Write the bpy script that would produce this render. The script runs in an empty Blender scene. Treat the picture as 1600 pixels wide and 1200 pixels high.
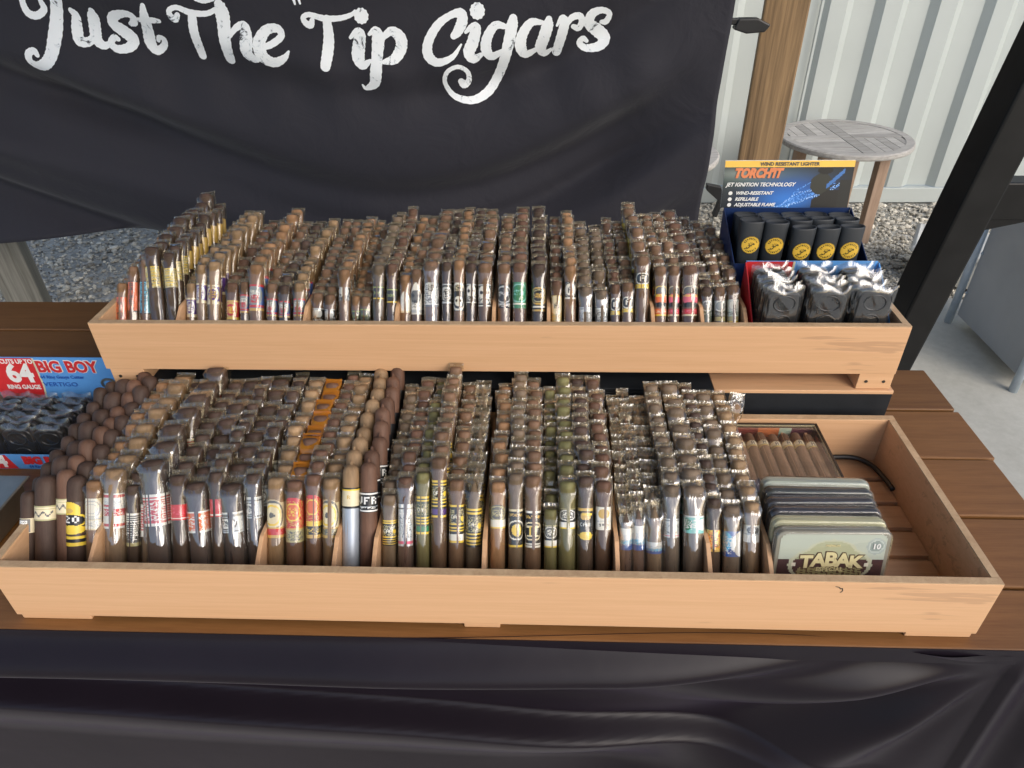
import bpy, bmesh, math, random
import numpy as np
from mathutils import Matrix, Vector, Euler

random.seed(7)
RNG = np.random.default_rng(11)
SC = bpy.context.scene
COL = SC.collection
T = 0.75                       # height of the table top above the ground

# ------------------------------------------------------------------ camera
cam_data = bpy.data.cameras.new('camera')
cam = bpy.data.objects.new('camera', cam_data)
COL.objects.link(cam)
cam_data.sensor_fit = 'HORIZONTAL'
cam_data.sensor_width = 36.0
cam_data.lens = 1098.75 / 1600 * 36.0
cam_data.clip_start = 0.02
cam_data.clip_end = 900
PITCH, ROLL, YAW = 0.6144, -0.0187, -0.0456
fw = Vector((math.sin(YAW) * math.cos(PITCH), math.cos(YAW) * math.cos(PITCH), -math.sin(PITCH)))
rt = Vector((math.cos(YAW), -math.sin(YAW), 0))
up = rt.cross(fw)
rt2 = rt * math.cos(ROLL) + up * math.sin(ROLL)
up2 = -rt * math.sin(ROLL) + up * math.cos(ROLL)
m = Matrix((rt2, up2, -fw)).transposed().to_4x4()
m.translation = Vector((0, 0, T + 0.84))
cam.matrix_world = m
SC.camera = cam

# ------------------------------------------------------------------ world, sun, exposure
SUN_EL, SUN_AZ = math.radians(34), math.radians(140)     # azimuth clockwise from +Y: behind the camera, to the right
world = bpy.data.worlds.new('World')
SC.world = world
world.use_nodes = True
wn = world.node_tree.nodes
wn.clear()
sky = wn.new('ShaderNodeTexSky')
sky.sky_type = 'NISHITA'
sky.sun_disc = False
sky.sun_elevation = SUN_EL
sky.sun_rotation = SUN_AZ
sky.air_density = 1.0
sky.dust_density = 2.4
sky.ozone_density = 1.0
bg = wn.new('ShaderNodeBackground')
bg.inputs['Strength'].default_value = 0.15
wo = wn.new('ShaderNodeOutputWorld')
world.node_tree.links.new(sky.outputs[0], bg.inputs[0])
world.node_tree.links.new(bg.outputs[0], wo.inputs[0])
sun_d = bpy.data.lights.new('sun', 'SUN')
sun_d.energy = 0.85
sun_d.angle = math.radians(40)
sun_d.color = (1.0, 0.97, 0.93)
sun = bpy.data.objects.new('sun', sun_d)
COL.objects.link(sun)
sdir = Vector((math.sin(SUN_AZ) * math.cos(SUN_EL), math.cos(SUN_AZ) * math.cos(SUN_EL), math.sin(SUN_EL)))
sun.rotation_euler = sdir.to_track_quat('Z', 'Y').to_euler()
sun.location = (0, 0, 6)
SC.view_settings.view_transform = 'Standard'
SC.view_settings.look = 'None'
SC.view_settings.exposure = 0.56
SC.view_settings.gamma = 1.0
SC.view_settings.use_curve_mapping = False
SC.cycles.transparent_max_bounces = 20
SC.cycles.max_bounces = 8
SC.cycles.diffuse_bounces = 4
SC.cycles.glossy_bounces = 4
SC.cycles.sample_clamp_indirect = 6.0
SC.cycles.caustics_reflective = False
SC.cycles.caustics_refractive = False
SC.cycles.use_denoising = True

# ------------------------------------------------------------------ helpers
class MB:
    """collects polygons and links them as one mesh object"""
    def __init__(s):
        s.v = []; s.f = []; s.m = []; s.c = []; s.sm = []; s.col = (1, 1, 1)
    def add(s, verts, faces, mat=0, smooth=False, col=None, cols=None):
        o = len(s.v)
        s.v.extend([tuple(p) for p in verts])
        for i, f in enumerate(faces):
            s.f.append([o + k for k in f]); s.m.append(mat); s.sm.append(smooth)
            s.c.append(cols[i] if cols is not None else (col or s.col))
    def box(s, x0, x1, y0, y1, z0, z1, mat=0, col=None):
        v = [(x, y, z) for z in (z0, z1) for y in (y0, y1) for x in (x0, x1)]
        s.add(v, [(0, 2, 3, 1), (4, 5, 7, 6), (0, 1, 5, 4), (2, 6, 7, 3), (0, 4, 6, 2), (1, 3, 7, 5)], mat, False, col)
    def prism(s, poly, a, b, axis='x', mat=0, col=None):
        """extrude a closed 2-D polygon between a and b along an axis"""
        n = len(poly)
        def P(p, t):
            return (t, p[0], p[1]) if axis == 'x' else ((p[0], t, p[1]) if axis == 'y' else (p[0], p[1], t))
        v = [P(p, a) for p in poly] + [P(p, b) for p in poly]
        f = [tuple(range(n))[::-1], tuple(range(n, 2 * n))] + [(i, (i + 1) % n, n + (i + 1) % n, n + i) for i in range(n)]
        s.add(v, f, mat, False, col)
    def rings(s, rings, mat=0, smooth=True, col=None, cap0=True, cap1=True, closed=True):
        n = len(rings[0]); v = [p for r in rings for p in r]; f = []
        for i in range(len(rings) - 1):
            for j in range(n if closed else n - 1):
                k = (j + 1) % n
                f.append((i * n + j, i * n + k, (i + 1) * n + k, (i + 1) * n + j))
        if cap0: f.append(tuple(range(n))[::-1])
        if cap1: f.append(tuple(range((len(rings) - 1) * n, len(rings) * n)))
        s.add(v, f, mat, smooth, col)
    def grid(s, fn, nu, nv, mat=0, smooth=True, col=None):
        v = [fn(i / nu, j / nv) for j in range(nv + 1) for i in range(nu + 1)]
        f = [(j * (nu + 1) + i, j * (nu + 1) + i + 1, (j + 1) * (nu + 1) + i + 1, (j + 1) * (nu + 1) + i) for j in range(nv) for i in range(nu)]
        s.add(v, f, mat, smooth, col)
    def tube(s, pts, r, n=8, mat=0, col=None):
        R = []
        for i, p in enumerate(pts):
            p = Vector(p); a = Vector(pts[max(i - 1, 0)]); b = Vector(pts[min(i + 1, len(pts) - 1)])
            d = (b - a).normalized(); h = Vector((0, 0, 1)) if abs(d.z) < .9 else Vector((1, 0, 0))
            u = d.cross(h).normalized(); w = u.cross(d)
            rr = r[i] if isinstance(r, (list, tuple)) else r
            R.append([p + (u * math.cos(2 * math.pi * k / n) + w * math.sin(2 * math.pi * k / n)) * rr for k in range(n)])
        s.rings(R, mat, True, col)
    def mesh(s, name, mats):
        me = bpy.data.meshes.new(name)
        me.from_pydata(s.v, [], s.f)
        for mt in (mats if isinstance(mats, (list, tuple)) else [mats]): me.materials.append(mt)
        me.polygons.foreach_set('material_index', s.m)
        me.polygons.foreach_set('use_smooth', s.sm)
        at = me.color_attributes.new('Col', 'FLOAT_COLOR', 'CORNER')
        lt = np.array([len(f) for f in s.f]); cc = np.array([(c[0], c[1], c[2], 1.0) for c in s.c], dtype=np.float32)
        at.data.foreach_set('color', np.repeat(cc, lt, axis=0).ravel())
        me.update()
        return me
    def build(s, name, mats, parent=None, bevel=0):
        o = link(name, s.mesh(name, mats), parent)
        if bevel:
            b = o.modifiers.new('bevel', 'BEVEL'); b.width = bevel; b.segments = 2; b.limit_method = 'ANGLE'
        return o

def link(name, me, parent=None, loc=None, rot=None):
    o = bpy.data.objects.new(name, me)
    COL.objects.link(o)
    if parent is not None: o.parent = parent
    if loc is not None: o.location = loc
    if rot is not None: o.rotation_euler = rot
    return o
def tag(o, label, cat, group=None):
    o['label'] = label; o['category'] = cat
    if group: o['group'] = group
    return o
def thing(name, label, cat, loc=(0, 0, 0), rot=(0, 0, 0), group=None):
    o = link(name, None, None, loc, rot)
    o.empty_display_size = .02
    return tag(o, label, cat, group)
def structure(o):
    o['kind'] = 'structure'
    return o
def copy_tree(o, parent=None):
    c = o.copy(); COL.objects.link(c); c.parent = parent
    for ch in o.children: copy_tree(ch, c)
    return c

# ------------------------------------------------------------------ materials
def mat(name):
    mt = bpy.data.materials.new(name); mt.use_nodes = True
    nt = mt.node_tree; b = nt.nodes['Principled BSDF']
    return mt, nt, b
def node(nt, kind, **kw):
    n = nt.nodes.new(kind)
    for k, v in kw.items():
        if k in n.inputs: n.inputs[k].default_value = v
        else: setattr(n, k, v)
    return n
def lk(nt, a, b): nt.links.new(a, b)
def coords(nt, scale=(1, 1, 1), kind='Object'):
    tc = node(nt, 'ShaderNodeTexCoord'); mp = node(nt, 'ShaderNodeMapping')
    mp.inputs['Scale'].default_value = scale
    lk(nt, tc.outputs[kind], mp.inputs[0]); return mp.outputs[0]
def ramp(nt, src, stops):
    r = node(nt, 'ShaderNodeValToRGB'); e = r.color_ramp.elements
    while len(e) < len(stops): e.new(.5)
    for el, (p, c) in zip(e, stops):
        el.position = p; el.color = (c[0], c[1], c[2], 1)
    lk(nt, src, r.inputs[0]); return r.outputs[0]
def bump(nt, b, src, strength=.2, dist=.002):
    n = node(nt, 'ShaderNodeBump', Strength=strength, Distance=dist)
    lk(nt, src, n.inputs['Height']); lk(nt, n.outputs[0], b.inputs['Normal'])
def noise(nt, co, scale, detail=4, rough=.55, dist=0):
    n = node(nt, 'ShaderNodeTexNoise', Scale=scale, Detail=detail, Roughness=rough, Distortion=dist)
    lk(nt, co, n.inputs['Vector']); return n.outputs['Fac']
def plain(name, col, rough=.5, metal=0, var=.12, scale=30, bmp=0, spec=.5, sheen=0):
    mt, nt, b = mat(name)
    co = coords(nt); f = noise(nt, co, scale)
    d = [max(0, c * (1 - var)) for c in col]; l = [min(1, c * (1 + var)) for c in col]
    lk(nt, ramp(nt, f, [(.3, d), (.7, l)]), b.inputs['Base Color'])
    b.inputs['Roughness'].default_value = rough; b.inputs['Metallic'].default_value = metal
    b.inputs['Specular IOR Level'].default_value = spec
    if sheen: b.inputs['Sheen Weight'].default_value = sheen
    if bmp: bump(nt, b, f, bmp)
    return mt
def wood(name, c0, c1, stretch, rough=.5, scale=1.0, bmp=.15, rnd=.25, ringy=0, worn=None):
    """grain stretched along the axis with the small scale factor"""
    mt, nt, b = mat(name)
    co = coords(nt, stretch)
    oi = node(nt, 'ShaderNodeObjectInfo')
    ad = node(nt, 'ShaderNodeVectorMath', operation='ADD')
    cx = node(nt, 'ShaderNodeCombineXYZ')
    ml = node(nt, 'ShaderNodeMath', operation='MULTIPLY'); ml.inputs[1].default_value = 37.0
    lk(nt, oi.outputs['Random'], ml.inputs[0])
    for k in range(3): lk(nt, ml.outputs[0], cx.inputs[k])
    lk(nt, co, ad.inputs[0]); lk(nt, cx.outputs[0], ad.inputs[1])
    f1 = noise(nt, ad.outputs[0], scale, 6, .6, .4)
    f2 = noise(nt, ad.outputs[0], scale * 5, 4, .6)
    mx = node(nt, 'ShaderNodeMix', data_type='FLOAT'); mx.inputs[0].default_value = .35
    lk(nt, f1, mx.inputs[2]); lk(nt, f2, mx.inputs[3])
    src = mx.outputs[0]
    if ringy:
        w = node(nt, 'ShaderNodeTexWave', Scale=ringy, Distortion=6.0, Detail=3.0)
        w.inputs['Detail Scale'].default_value = .6
        w.bands_direction = 'X'
        lk(nt, ad.outputs[0], w.inputs[0])
        m2 = node(nt, 'ShaderNodeMix', data_type='FLOAT'); m2.inputs[0].default_value = .45
        lk(nt, src, m2.inputs[2]); lk(nt, w.outputs['Fac'], m2.inputs[3]); src = m2.outputs[0]
    c = ramp(nt, src, [(.33, c0), (.67, c1)])
    if rnd:
        hs = node(nt, 'ShaderNodeHueSaturation')
        mr = node(nt, 'ShaderNodeMapRange'); mr.inputs[3].default_value = 1 - rnd; mr.inputs[4].default_value = 1 + rnd
        lk(nt, oi.outputs['Random'], mr.inputs[0]); lk(nt, mr.outputs[0], hs.inputs['Value']); lk(nt, c, hs.inputs['Color']); c = hs.outputs[0]
    if worn:
        wx = noise(nt, coords(nt, (5, 60, 60)), 1.0, 3, .7, .3)
        wy = noise(nt, coords(nt), 2.3, 4, .6)
        mm = node(nt, 'ShaderNodeMath', operation='MULTIPLY'); lk(nt, wx, mm.inputs[0]); lk(nt, wy, mm.inputs[1])
        mc = node(nt, 'ShaderNodeMix', data_type='RGBA'); mc.inputs[7].default_value = (*worn, 1)
        mr2 = node(nt, 'ShaderNodeMapRange'); mr2.inputs[1].default_value = .385; mr2.inputs[2].default_value = .43; mr2.inputs[4].default_value = .55
        lk(nt, mm.outputs[0], mr2.inputs[0]); lk(nt, mr2.outputs[0], mc.inputs[0]); lk(nt, c, mc.inputs[6]); c = mc.outputs[2]
    lk(nt, c, b.inputs['Base Color'])
    b.inputs['Roughness'].default_value = rough
    bump(nt, b, src, bmp, .0015)
    return mt

M = {}
M['tray'] = wood('beech_laminate', (.61, .352, .182), (.70, .425, .238), (1.1, 22, 70), .45, 3.0, .05, .04, worn=(.43, .25, .14))
M['tray_edge'] = wood('plywood_edge', (.42, .27, .15), (.60, .42, .25), (8, 8, 60), .6, 6.0, .05, .05)
M['tray_slat'] = wood('beech_slat', (.46, .25, .13), (.58, .34, .19), (1.5, 30, 40), .5, 3.0, .05, .08)
M['plank'] = wood('stained_plank', (.135, .056, .014), (.215, .100, .031), (1.6, 26, 40), .5, 2.6, .2, .14, worn=(.34, .22, .12))
M['black'] = plain('black_plastic', (.012, .012, .013), .42, var=.2)
M['blackp'] = plain('black_painted_steel', (.009, .009, .009), .42, var=.25, scale=18, spec=.25)
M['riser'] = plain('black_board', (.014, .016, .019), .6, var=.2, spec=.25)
M['cutter'] = plain('cutter_plastic', (.016, .0165, .018), .3, var=.1)
M['lighter'] = plain('lighter_rubber', (.022, .026, .031), .55, var=.12)
M['post'] = wood('post_wood', (.035, .018, .009), (.44, .285, .145), (7, 7, .25), .7, 3.4, .3, .02)
M['postg'] = wood('grey_post_wood', (.13, .12, .095), (.34, .32, .27), (7, 7, .35), .8, 3.4, .3, .02)
M['teak'] = wood('weathered_teak', (.27, .255, .235), (.50, .485, .455), (3, 30, 30), .8, 2.5, .25, .22)
M['teakleg'] = wood('brown_teak', (.26, .17, .115), (.46, .33, .24), (12, 12, 1.2), .75, 2.5, .2, .1)
M['greypl'] = plain('grey_panel', (.33, .345, .36), .5, var=.1, scale=3)
M['trim'] = plain('pale_blue_metal', (.46, .53, .60), .4, metal=.2, var=.08)
M['whitebox'] = plain('dusty_white_plastic', (.50, .51, .49), .6, var=.15, scale=6)
M['steel'] = plain('brushed_steel', (.42, .42, .38), .33, metal=.9, var=.1)
M['dark'] = plain('painted_hole_shade', (.008, .008, .008), .8)
M['screw'] = plain('screw_metal', (.10, .09, .08), .4, metal=.8)

def colmat(name, rough, coat=0, spec=.5, random_value=0, veins=0):
    """colour comes from the mesh's own colour attribute"""
    mt, nt, b = mat(name)
    a = node(nt, 'ShaderNodeAttribute', attribute_name='Col')
    c = a.outputs['Color']
    if veins:
        co = coords(nt, (1, 1, .16)); f = noise(nt, co, 260, 5, .65, .6)
        g = noise(nt, coords(nt, (1, 1, .5)), 45, 3, .5)
        mx = node(nt, 'ShaderNodeMix', data_type='FLOAT'); mx.inputs[0].default_value = .5
        lk(nt, f, mx.inputs[2]); lk(nt, g, mx.inputs[3])
        mr = node(nt, 'ShaderNodeMapRange'); mr.inputs[1].default_value = .3; mr.inputs[2].default_value = .7
        mr.inputs[3].default_value = 1 - veins; mr.inputs[4].default_value = 1 + veins
        lk(nt, mx.outputs[0], mr.inputs[0])
        hs = node(nt, 'ShaderNodeHueSaturation'); lk(nt, c, hs.inputs['Color']); lk(nt, mr.outputs[0], hs.inputs['Value']); c = hs.outputs[0]
        bump(nt, b, f, .35, .0006)
    if random_value:
        oi = node(nt, 'ShaderNodeObjectInfo'); mr = node(nt, 'ShaderNodeMapRange')
        mr.inputs[3].default_value = 1 - random_value; mr.inputs[4].default_value = 1 + random_value
        hs = node(nt, 'ShaderNodeHueSaturation'); lk(nt, oi.outputs['Random'], mr.inputs[0])
        lk(nt, mr.outputs[0], hs.inputs['Value']); lk(nt, c, hs.inputs['Color']); c = hs.outputs[0]
    lk(nt, c, b.inputs['Base Color'])
    b.inputs['Roughness'].default_value = rough; b.inputs['Coat Weight'].default_value = coat
    b.inputs['Coat Roughness'].default_value = .15; b.inputs['Specular IOR Level'].default_value = spec
    return mt
M['tobacco'] = colmat('tobacco_leaf', .6, 0, .3, .18, .34)
M['print'] = colmat('band_paper', .38)
M['card'] = colmat('glossy_card', .42, .08, .3)
M['tin'] = colmat('printed_tin', .4, .0)

def film(name, tint, gloss=1.0, haze=.05, bscale=190, bstr=.5, rough=.07, dcol=(.75, .73, .66)):
    """thin clear film: passes light straight through, reflects by angle"""
    mt = bpy.data.materials.new(name); mt.use_nodes = True
    nt = mt.node_tree; nt.nodes.clear()
    out = node(nt, 'ShaderNodeOutputMaterial')
    tr = node(nt, 'ShaderNodeBsdfTransparent'); tr.inputs[0].default_value = (*tint, 1)
    df = node(nt, 'ShaderNodeBsdfDiffuse'); df.inputs[0].default_value = (*dcol, 1)
    gl = node(nt, 'ShaderNodeBsdfGlossy'); gl.inputs['Roughness'].default_value = rough; gl.inputs[0].default_value = (1, 1, 1, 1)
    lw = node(nt, 'ShaderNodeLayerWeight', Blend=.5)
    co = coords(nt, (1, 1, .2)); f = noise(nt, co, bscale, 2.0, .5, .6)
    bp = node(nt, 'ShaderNodeBump', Strength=bstr, Distance=.002)
    lk(nt, f, bp.inputs['Height']); lk(nt, bp.outputs[0], gl.inputs['Normal']); lk(nt, bp.outputs[0], lw.inputs['Normal'])
    pw_ = node(nt, 'ShaderNodeMath', operation='POWER'); pw_.inputs[1].default_value = 5.0
    lk(nt, lw.outputs['Facing'], pw_.inputs[0])
    mu = node(nt, 'ShaderNodeMath', operation='MULTIPLY_ADD', use_clamp=True)
    mu.inputs[1].default_value = .9; mu.inputs[2].default_value = .055 * gloss
    lk(nt, pw_.outputs[0], mu.inputs[0])
    m1 = node(nt, 'ShaderNodeMixShader'); m1.inputs[0].default_value = haze
    lk(nt, tr.outputs[0], m1.inputs[1]); lk(nt, df.outputs[0], m1.inputs[2])
    m2 = node(nt, 'ShaderNodeMixShader')
    lk(nt, mu.outputs[0], m2.inputs[0]); lk(nt, m1.outputs[0], m2.inputs[1]); lk(nt, gl.outputs[0], m2.inputs[2])
    lk(nt, m2.outputs[0], out.inputs[0])
    return mt
M['film'] = film('cellophane', (.97, .945, .88), 1.6, .02, 120, .5, .035, (.54, .45, .31))
M['crimp'] = film('folded_cellophane', (.90, .85, .74), 2.6, .13, 190, 1.0, .04, (.44, .38, .26))
M['shiny'] = film('loose_cellophane', (.97, .96, .93), 3.0, .045, 95, .8, .025, (.62, .60, .55))
M['amber'] = film('amber_cellophane', (.85, .42, .07), .8, .45, 110, .45, .05, (.62, .26, .03))
M['bag'] = film('crinkled_bag', (.95, .95, .95), 2.1, .012, 110, .6, .04)
M['wrap'] = film('shrink_wrap_film', (.97, .97, .97), .9, .015, 60, .25, .05)
M['glass'] = film('clear_lid', (.97, .97, .97), 1.0, .01, 20, .05, .02)
FRONT = [
  (-731, 22.1, 138, 'dk', 'n', 79, 100, 'seal', 0, 'small dark cigar with a silver square seal'),
  (-704, 31.3, 161, 'dk', 'n', 98, 119, 'script', 0, 'thick dark cigar with a cream handwritten band'),
  (-676, 24.8, 170, 'rd', 'n', 107, 129, 'script', 0, 'dark cigar with a half-hidden cream band'),
  (-660, 27.6, 161, 'dk', 'n', 62, 125, 'twenty', 0, 'unwrapped cigar with the yellow 20 crest'),
  (-633, 27.6, 161, 'or', 's', 85, 130, 'whitecirc', 0, 'light brown cigar with the white circle band'),
  (-603, 33.0, 178, 'tn', 's', 88, 138, 'redstripe', 0, 'tan cigar with red stripes on white'),
  (-577, 20.2, 155, 'dk', 's', 62, 109, 'barcode', 0, 'thin cigar with the black barcode band'),
  (-556, 20.2, 162, 'gy', 's', 76, 122, 'redline', 0, 'cigar with the narrow white band of red lines'),
  (-534, 38.4, 192, 'dk', 's', 93, 138, 'redwhite', -5, 'big cigar with the red and white lined band'),
  (-504, 27.4, 170, 'dk', 's', 101, 123, 'redplain', -3, 'dark red-banded cigar right of the big lined band'),
  (-474, 32.9, 160, 'dk', 's', 84, 114, 'orangeb', -5, 'shiny cigar with the torn orange-red band'),
  (-450, 21.9, 175, 'dk', 's', 106, 131, 'redplain', -3, 'dark cigar with a red band beside the grey bands'),
  (-424, 34.6, 159, 'dk', 's', 85, 114, 'greyb', -5, 'shiny cigar with the pale grey band'),
  (-396, 23.7, 173, 'dk', 's', 105, 135, 'greyb', -3, 'dark cigar with the grey double-line band'),
  (-370, 27.3, 168, 'tn', 's', 78, 133, 'rosered', 0, 'tan cigar with the gold rosette and red bar'),
  (-343, 27.3, 164, 'rd', 's', 72, 135, 'redoval', 0, 'reddish cigar with the red oval crest and olive bar'),
  (-316, 23.6, 173, 'rd', 's', 78, 139, 'redovalk', 0, 'cigar with the red oval crest and black bar'),
  (-291, 26.3, 168, 'tn', 's', 79, 134, 'rosedark', 0, 'tan cigar with the gold rosette and dark bar'),
  (-263, 24.5, 181, 'tn', 'p', 121, 150, 'foil', 0, 'tan cigar in a blue-grey foil tube'),
  (-238, 24.4, 185, 'rd', 'p', 116, 144, 'jfr', 0, 'capped dark cigar with the black lettered band'),
  (-208, 22.6, 146, 'gy', 's', 69, 105, 'blackgold', 0, 'short cigar with black and yellow stripes'),
  (-185, 24.4, 171, 'rd', 's', 69, 128, 'silverb', 0, 'silver-wrapped cigar left of the olive striped one'),
  (-161, 21.7, 178, 'ol', 's', 86, 139, 'blackgreen', 0, 'olive cigar with yellow and green stripes'),
  (-138, 24.3, 199, 'br', 's', 110, 162, 'blackpurple', 0, 'tall cigar with the purple stripe'),
  (-113, 24.3, 168, 'br', 's', 75, 128, 'blackwhite', 0, 'brown cigar with a white stripe under yellow ones'),
  (-89, 25.2, 169, 'gy', 't', 69, 123, 'blackgold', 0, 'pointed grey-brown cigar with yellow stripes'),
  (-55, 24.3, 166, 'or', 's', 96, 129, 'greyemb', 0, 'orange-brown cigar with the grey emblem band'),
  (-30, 23.3, 178, 'gy', 's', 70, 123, 'helmet', 0, 'cigar with the gold helmet on black'),
  (-6, 25.1, 175, 'br', 's', 70, 121, 'column', 0, 'cigar with the gold column on black'),
  (19, 20.6, 129, 'ol', 's', 70, 101, 'blackwhit2', 0, 'short olive cigar with a black band'),
  (42, 26.0, 168, 'ol', 's', 97, 125, 'blackwhit2', 0, 'pale olive cigar with a black and white band'),
  (67, 25.1, 175, 'dk', 's', 82, 126, 'bird', 0, 'dark cigar with the gold bird on black'),
  (92, 25.0, 169, 'rd', 's', 96, 128, 'creamsq', 0, 'cigar with the square cream label'),
  (124, 19.7, 127, 'rd', 't', 68, 98, 'bluewhite', 0, 'small pointed cigar in blue and silver wrap'),
  (141, 19.6, 132, 'rd', 't', 68, 102, 'bluewhite', 0, 'small red-tipped cigar in blue and silver wrap'),
  (163, 25.0, 136, 'tn', 't', 64, 80, 'bluewhite', 0, 'fat pointed tan cigar with a pale blue band'),
  (186, 24.1, 164, 'gy', 's', 87, 113, 'silverb', 0, 'silver-wrapped cigar left of the thick teal-banded one'),
  (217, 32.0, 164, 'gy', 's', 94, 118, 'tealb', 0, 'thick shiny cigar with a teal band'),
  (244, 21.3, 147, 'dk', 's', 68, 98, 'yellowart', 0, 'dark cigar with the orange and yellow art band'),
  (269, 27.5, 137, 'gy', 's', 62, 97, 'blueart', 0, 'shiny cigar with blue and white art'),
  (296, 24.8, 142, 'tn', 's', 82, 106, 'whitearrow', 0, 'tan cigar with the white pointed band'),
]
REAR = [
  (-723, 20.0, 124, 'or', 's', 49, 94, 'camo', 0, 'short cigar with the half-hidden orange band'),
  (-703, 18.9, 153, 'br', 's', 68, 121, 'camo', 0, 'cigar with the tall orange lettered band'),
  (-681, 21.1, 165, 'br', 's', 64, 121, 'camb', 0, 'cigar with the tall light blue lettered band'),
  (-663, 15.5, 128, 'dk', 's', 61, 99, 'redplain', 0, 'cigar with a sliver of pink-red band'),
  (-653, 29.9, 187, 'dk', 's', 109, 146, 'goldlat', -7, 'tall leaning cigar with the gold lattice band'),
  (-628, 22.1, 177, 'dk', 's', 110, 143, 'goldlat', -5, 'tall dark cigar with a gold band, beside the divider'),
  (-600, 17.7, 124, 'tn', 's', 59, 92, 'purple', 0, 'short tan cigar with a purple crest'),
  (-582, 19.9, 156, 'tn', 's', 83, 117, 'purple', 0, 'tan cigar with a purple crest, narrow'),
  (-560, 24.3, 161, 'tn', 's', 81, 114, 'purpleg', 0, 'tan cigar with a purple and gold crest'),
  (-528, 22.1, 125, 'rd', 's', 55, 88, 'redcrest', 0, 'reddish cigar with the red and gold crest'),
  (-507, 16.5, 127, 'br', 's', 67, 98, 'bluered', 0, 'narrow cigar with a blue crest edged red'),
  (-486, 26.4, 156, 'or', 's', 70, 115, 'bluered', 0, 'tall orange-brown cigar with blue crest and red bars'),
  (-459, 19.8, 124, 'br', 's', 61, 91, 'bluered', 0, 'first of three short cigars with blue and red crests'),
  (-437, 20.9, 121, 'dk', 's', 59, 87, 'bluered', 0, 'second of three short cigars with blue and red crests'),
  (-411, 23.1, 125, 'tn', 's', 61, 91, 'bluered', 0, 'third of three short cigars with blue and red crests'),
  (-379, 20.9, 108, 'br', 's', 45, 75, 'eagle', 0, 'short cigar with a silver eagle band, left of a pair'),
  (-358, 20.9, 105, 'br', 's', 48, 73, 'eagle', 0, 'short cigar with a silver eagle band, right of a pair'),
  (-333, 21.9, 148, 'or', 's', 88, 111, 'eagle', 0, 'tall cigar with the silver eagle band'),
  (-313, 16.4, 103, 'or', 's', 49, 72, 'limeb', 0, 'short orange-brown cigar with a lime-lettered band'),
  (-297, 19.7, 102, 'br', 's', 49, 75, 'limeb', 0, 'short brown cigar with a lime-lettered band'),
  (-274, 21.9, 156, 'gy', 's', 90, 113, 'limebt', 0, 'tall cigar with gold rings at its head'),
  (-251, 20.8, 158, 'rd', 's', 84, 109, 'limebt', 0, 'tall reddish cigar with the lime-lettered band'),
  (-228, 19.7, 139, 'or', 's', 68, 105, 'conew', 0, 'orange cigar with the pointed white band'),
  (-209, 20.8, 149, 'br', 's', 65, 120, 'skullw', 0, 'cigar with the white skull on a tall band'),
  (-183, 28.4, 162, 'br', 's', 78, 119, 'whiteblk', 0, 'thick cigar with a black-and-white drawing'),
  (-157, 18.5, 161, 'dk', 's', 84, 117, 'skullk', 0, 'dark cigar with the hooded figure band'),
  (-136, 20.7, 164, 'or', 's', 71, 120, 'skullc', 0, 'orange-brown cigar with the crown and skull'),
  (-115, 19.6, 159, 'dk', 's', 84, 117, 'skullk2', 0, 'dark cigar with the bearded skull band'),
  (-92, 26.1, 159, 'br', 's', 78, 116, 'skullk2', 0, 'thick cigar with the bearded skull band'),
  (-59, 23.9, 158, 'br', 's', 76, 116, 'circk', 0, 'cigar with the grey ring on black'),
  (-33, 26.1, 160, 'rd', 's', 76, 120, 'circg', 0, 'cigar with the green ring band'),
  (0, 26.0, 158, 'dk', 's', 71, 114, 'circo', 0, 'cigar with the gold ring on black'),
  (30, 19.5, 130, 'rd', 's', 52, 98, 'acream', 0, 'cigar with the cream oval and big A'),
  (53, 21.7, 155, 'or', 's', 92, 121, 'ablack', 0, 'orange-brown cigar with the black and white A band'),
  (79, 24.9, 120, 'gy', 's', 50, 78, 'silverb', 0, 'short cigar in crumpled silver wrap'),
  (106, 23.8, 114, 'gy', 's', 50, 77, 'silverc', 0, 'short cigar with a silver-blue round emblem'),
  (129, 18.4, 124, 'rd', 's', 64, 94, 'ayellow', 0, 'narrow cigar with a round A and yellow line'),
  (150, 21.6, 127, 'br', 's', 69, 96, 'ayellow', 0, 'cigar with a round A and yellow bar'),
  (174, 25.9, 171, 'br', 's', 109, 136, 'ayellow', 0, 'tallest cigar with the round A and yellow bar'),
  (205, 22.6, 154, 'br', 's', 64, 116, 'hato', 0, 'cigar with the orange hatted face'),
  (227, 21.5, 155, 'br', 's', 64, 116, 'hatp', 0, 'narrow cigar with the pink hatted face'),
  (254, 29.1, 156, 'rd', 's', 64, 116, 'hatp', 0, 'thick cigar with the pink hatted face'),
  (282, 19.4, 120, 'dk', 's', 54, 90, 'grn1', 0, 'cigar with the dark grey-green band'),
  (304, 20.4, 120, 'br', 's', 54, 90, 'grn2', 0, 'cigar with the grey band'),
  (326, 21.5, 123, 'br', 's', 54, 92, 'grn3', 0, 'cigar with the pale mint band'),
]
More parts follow.
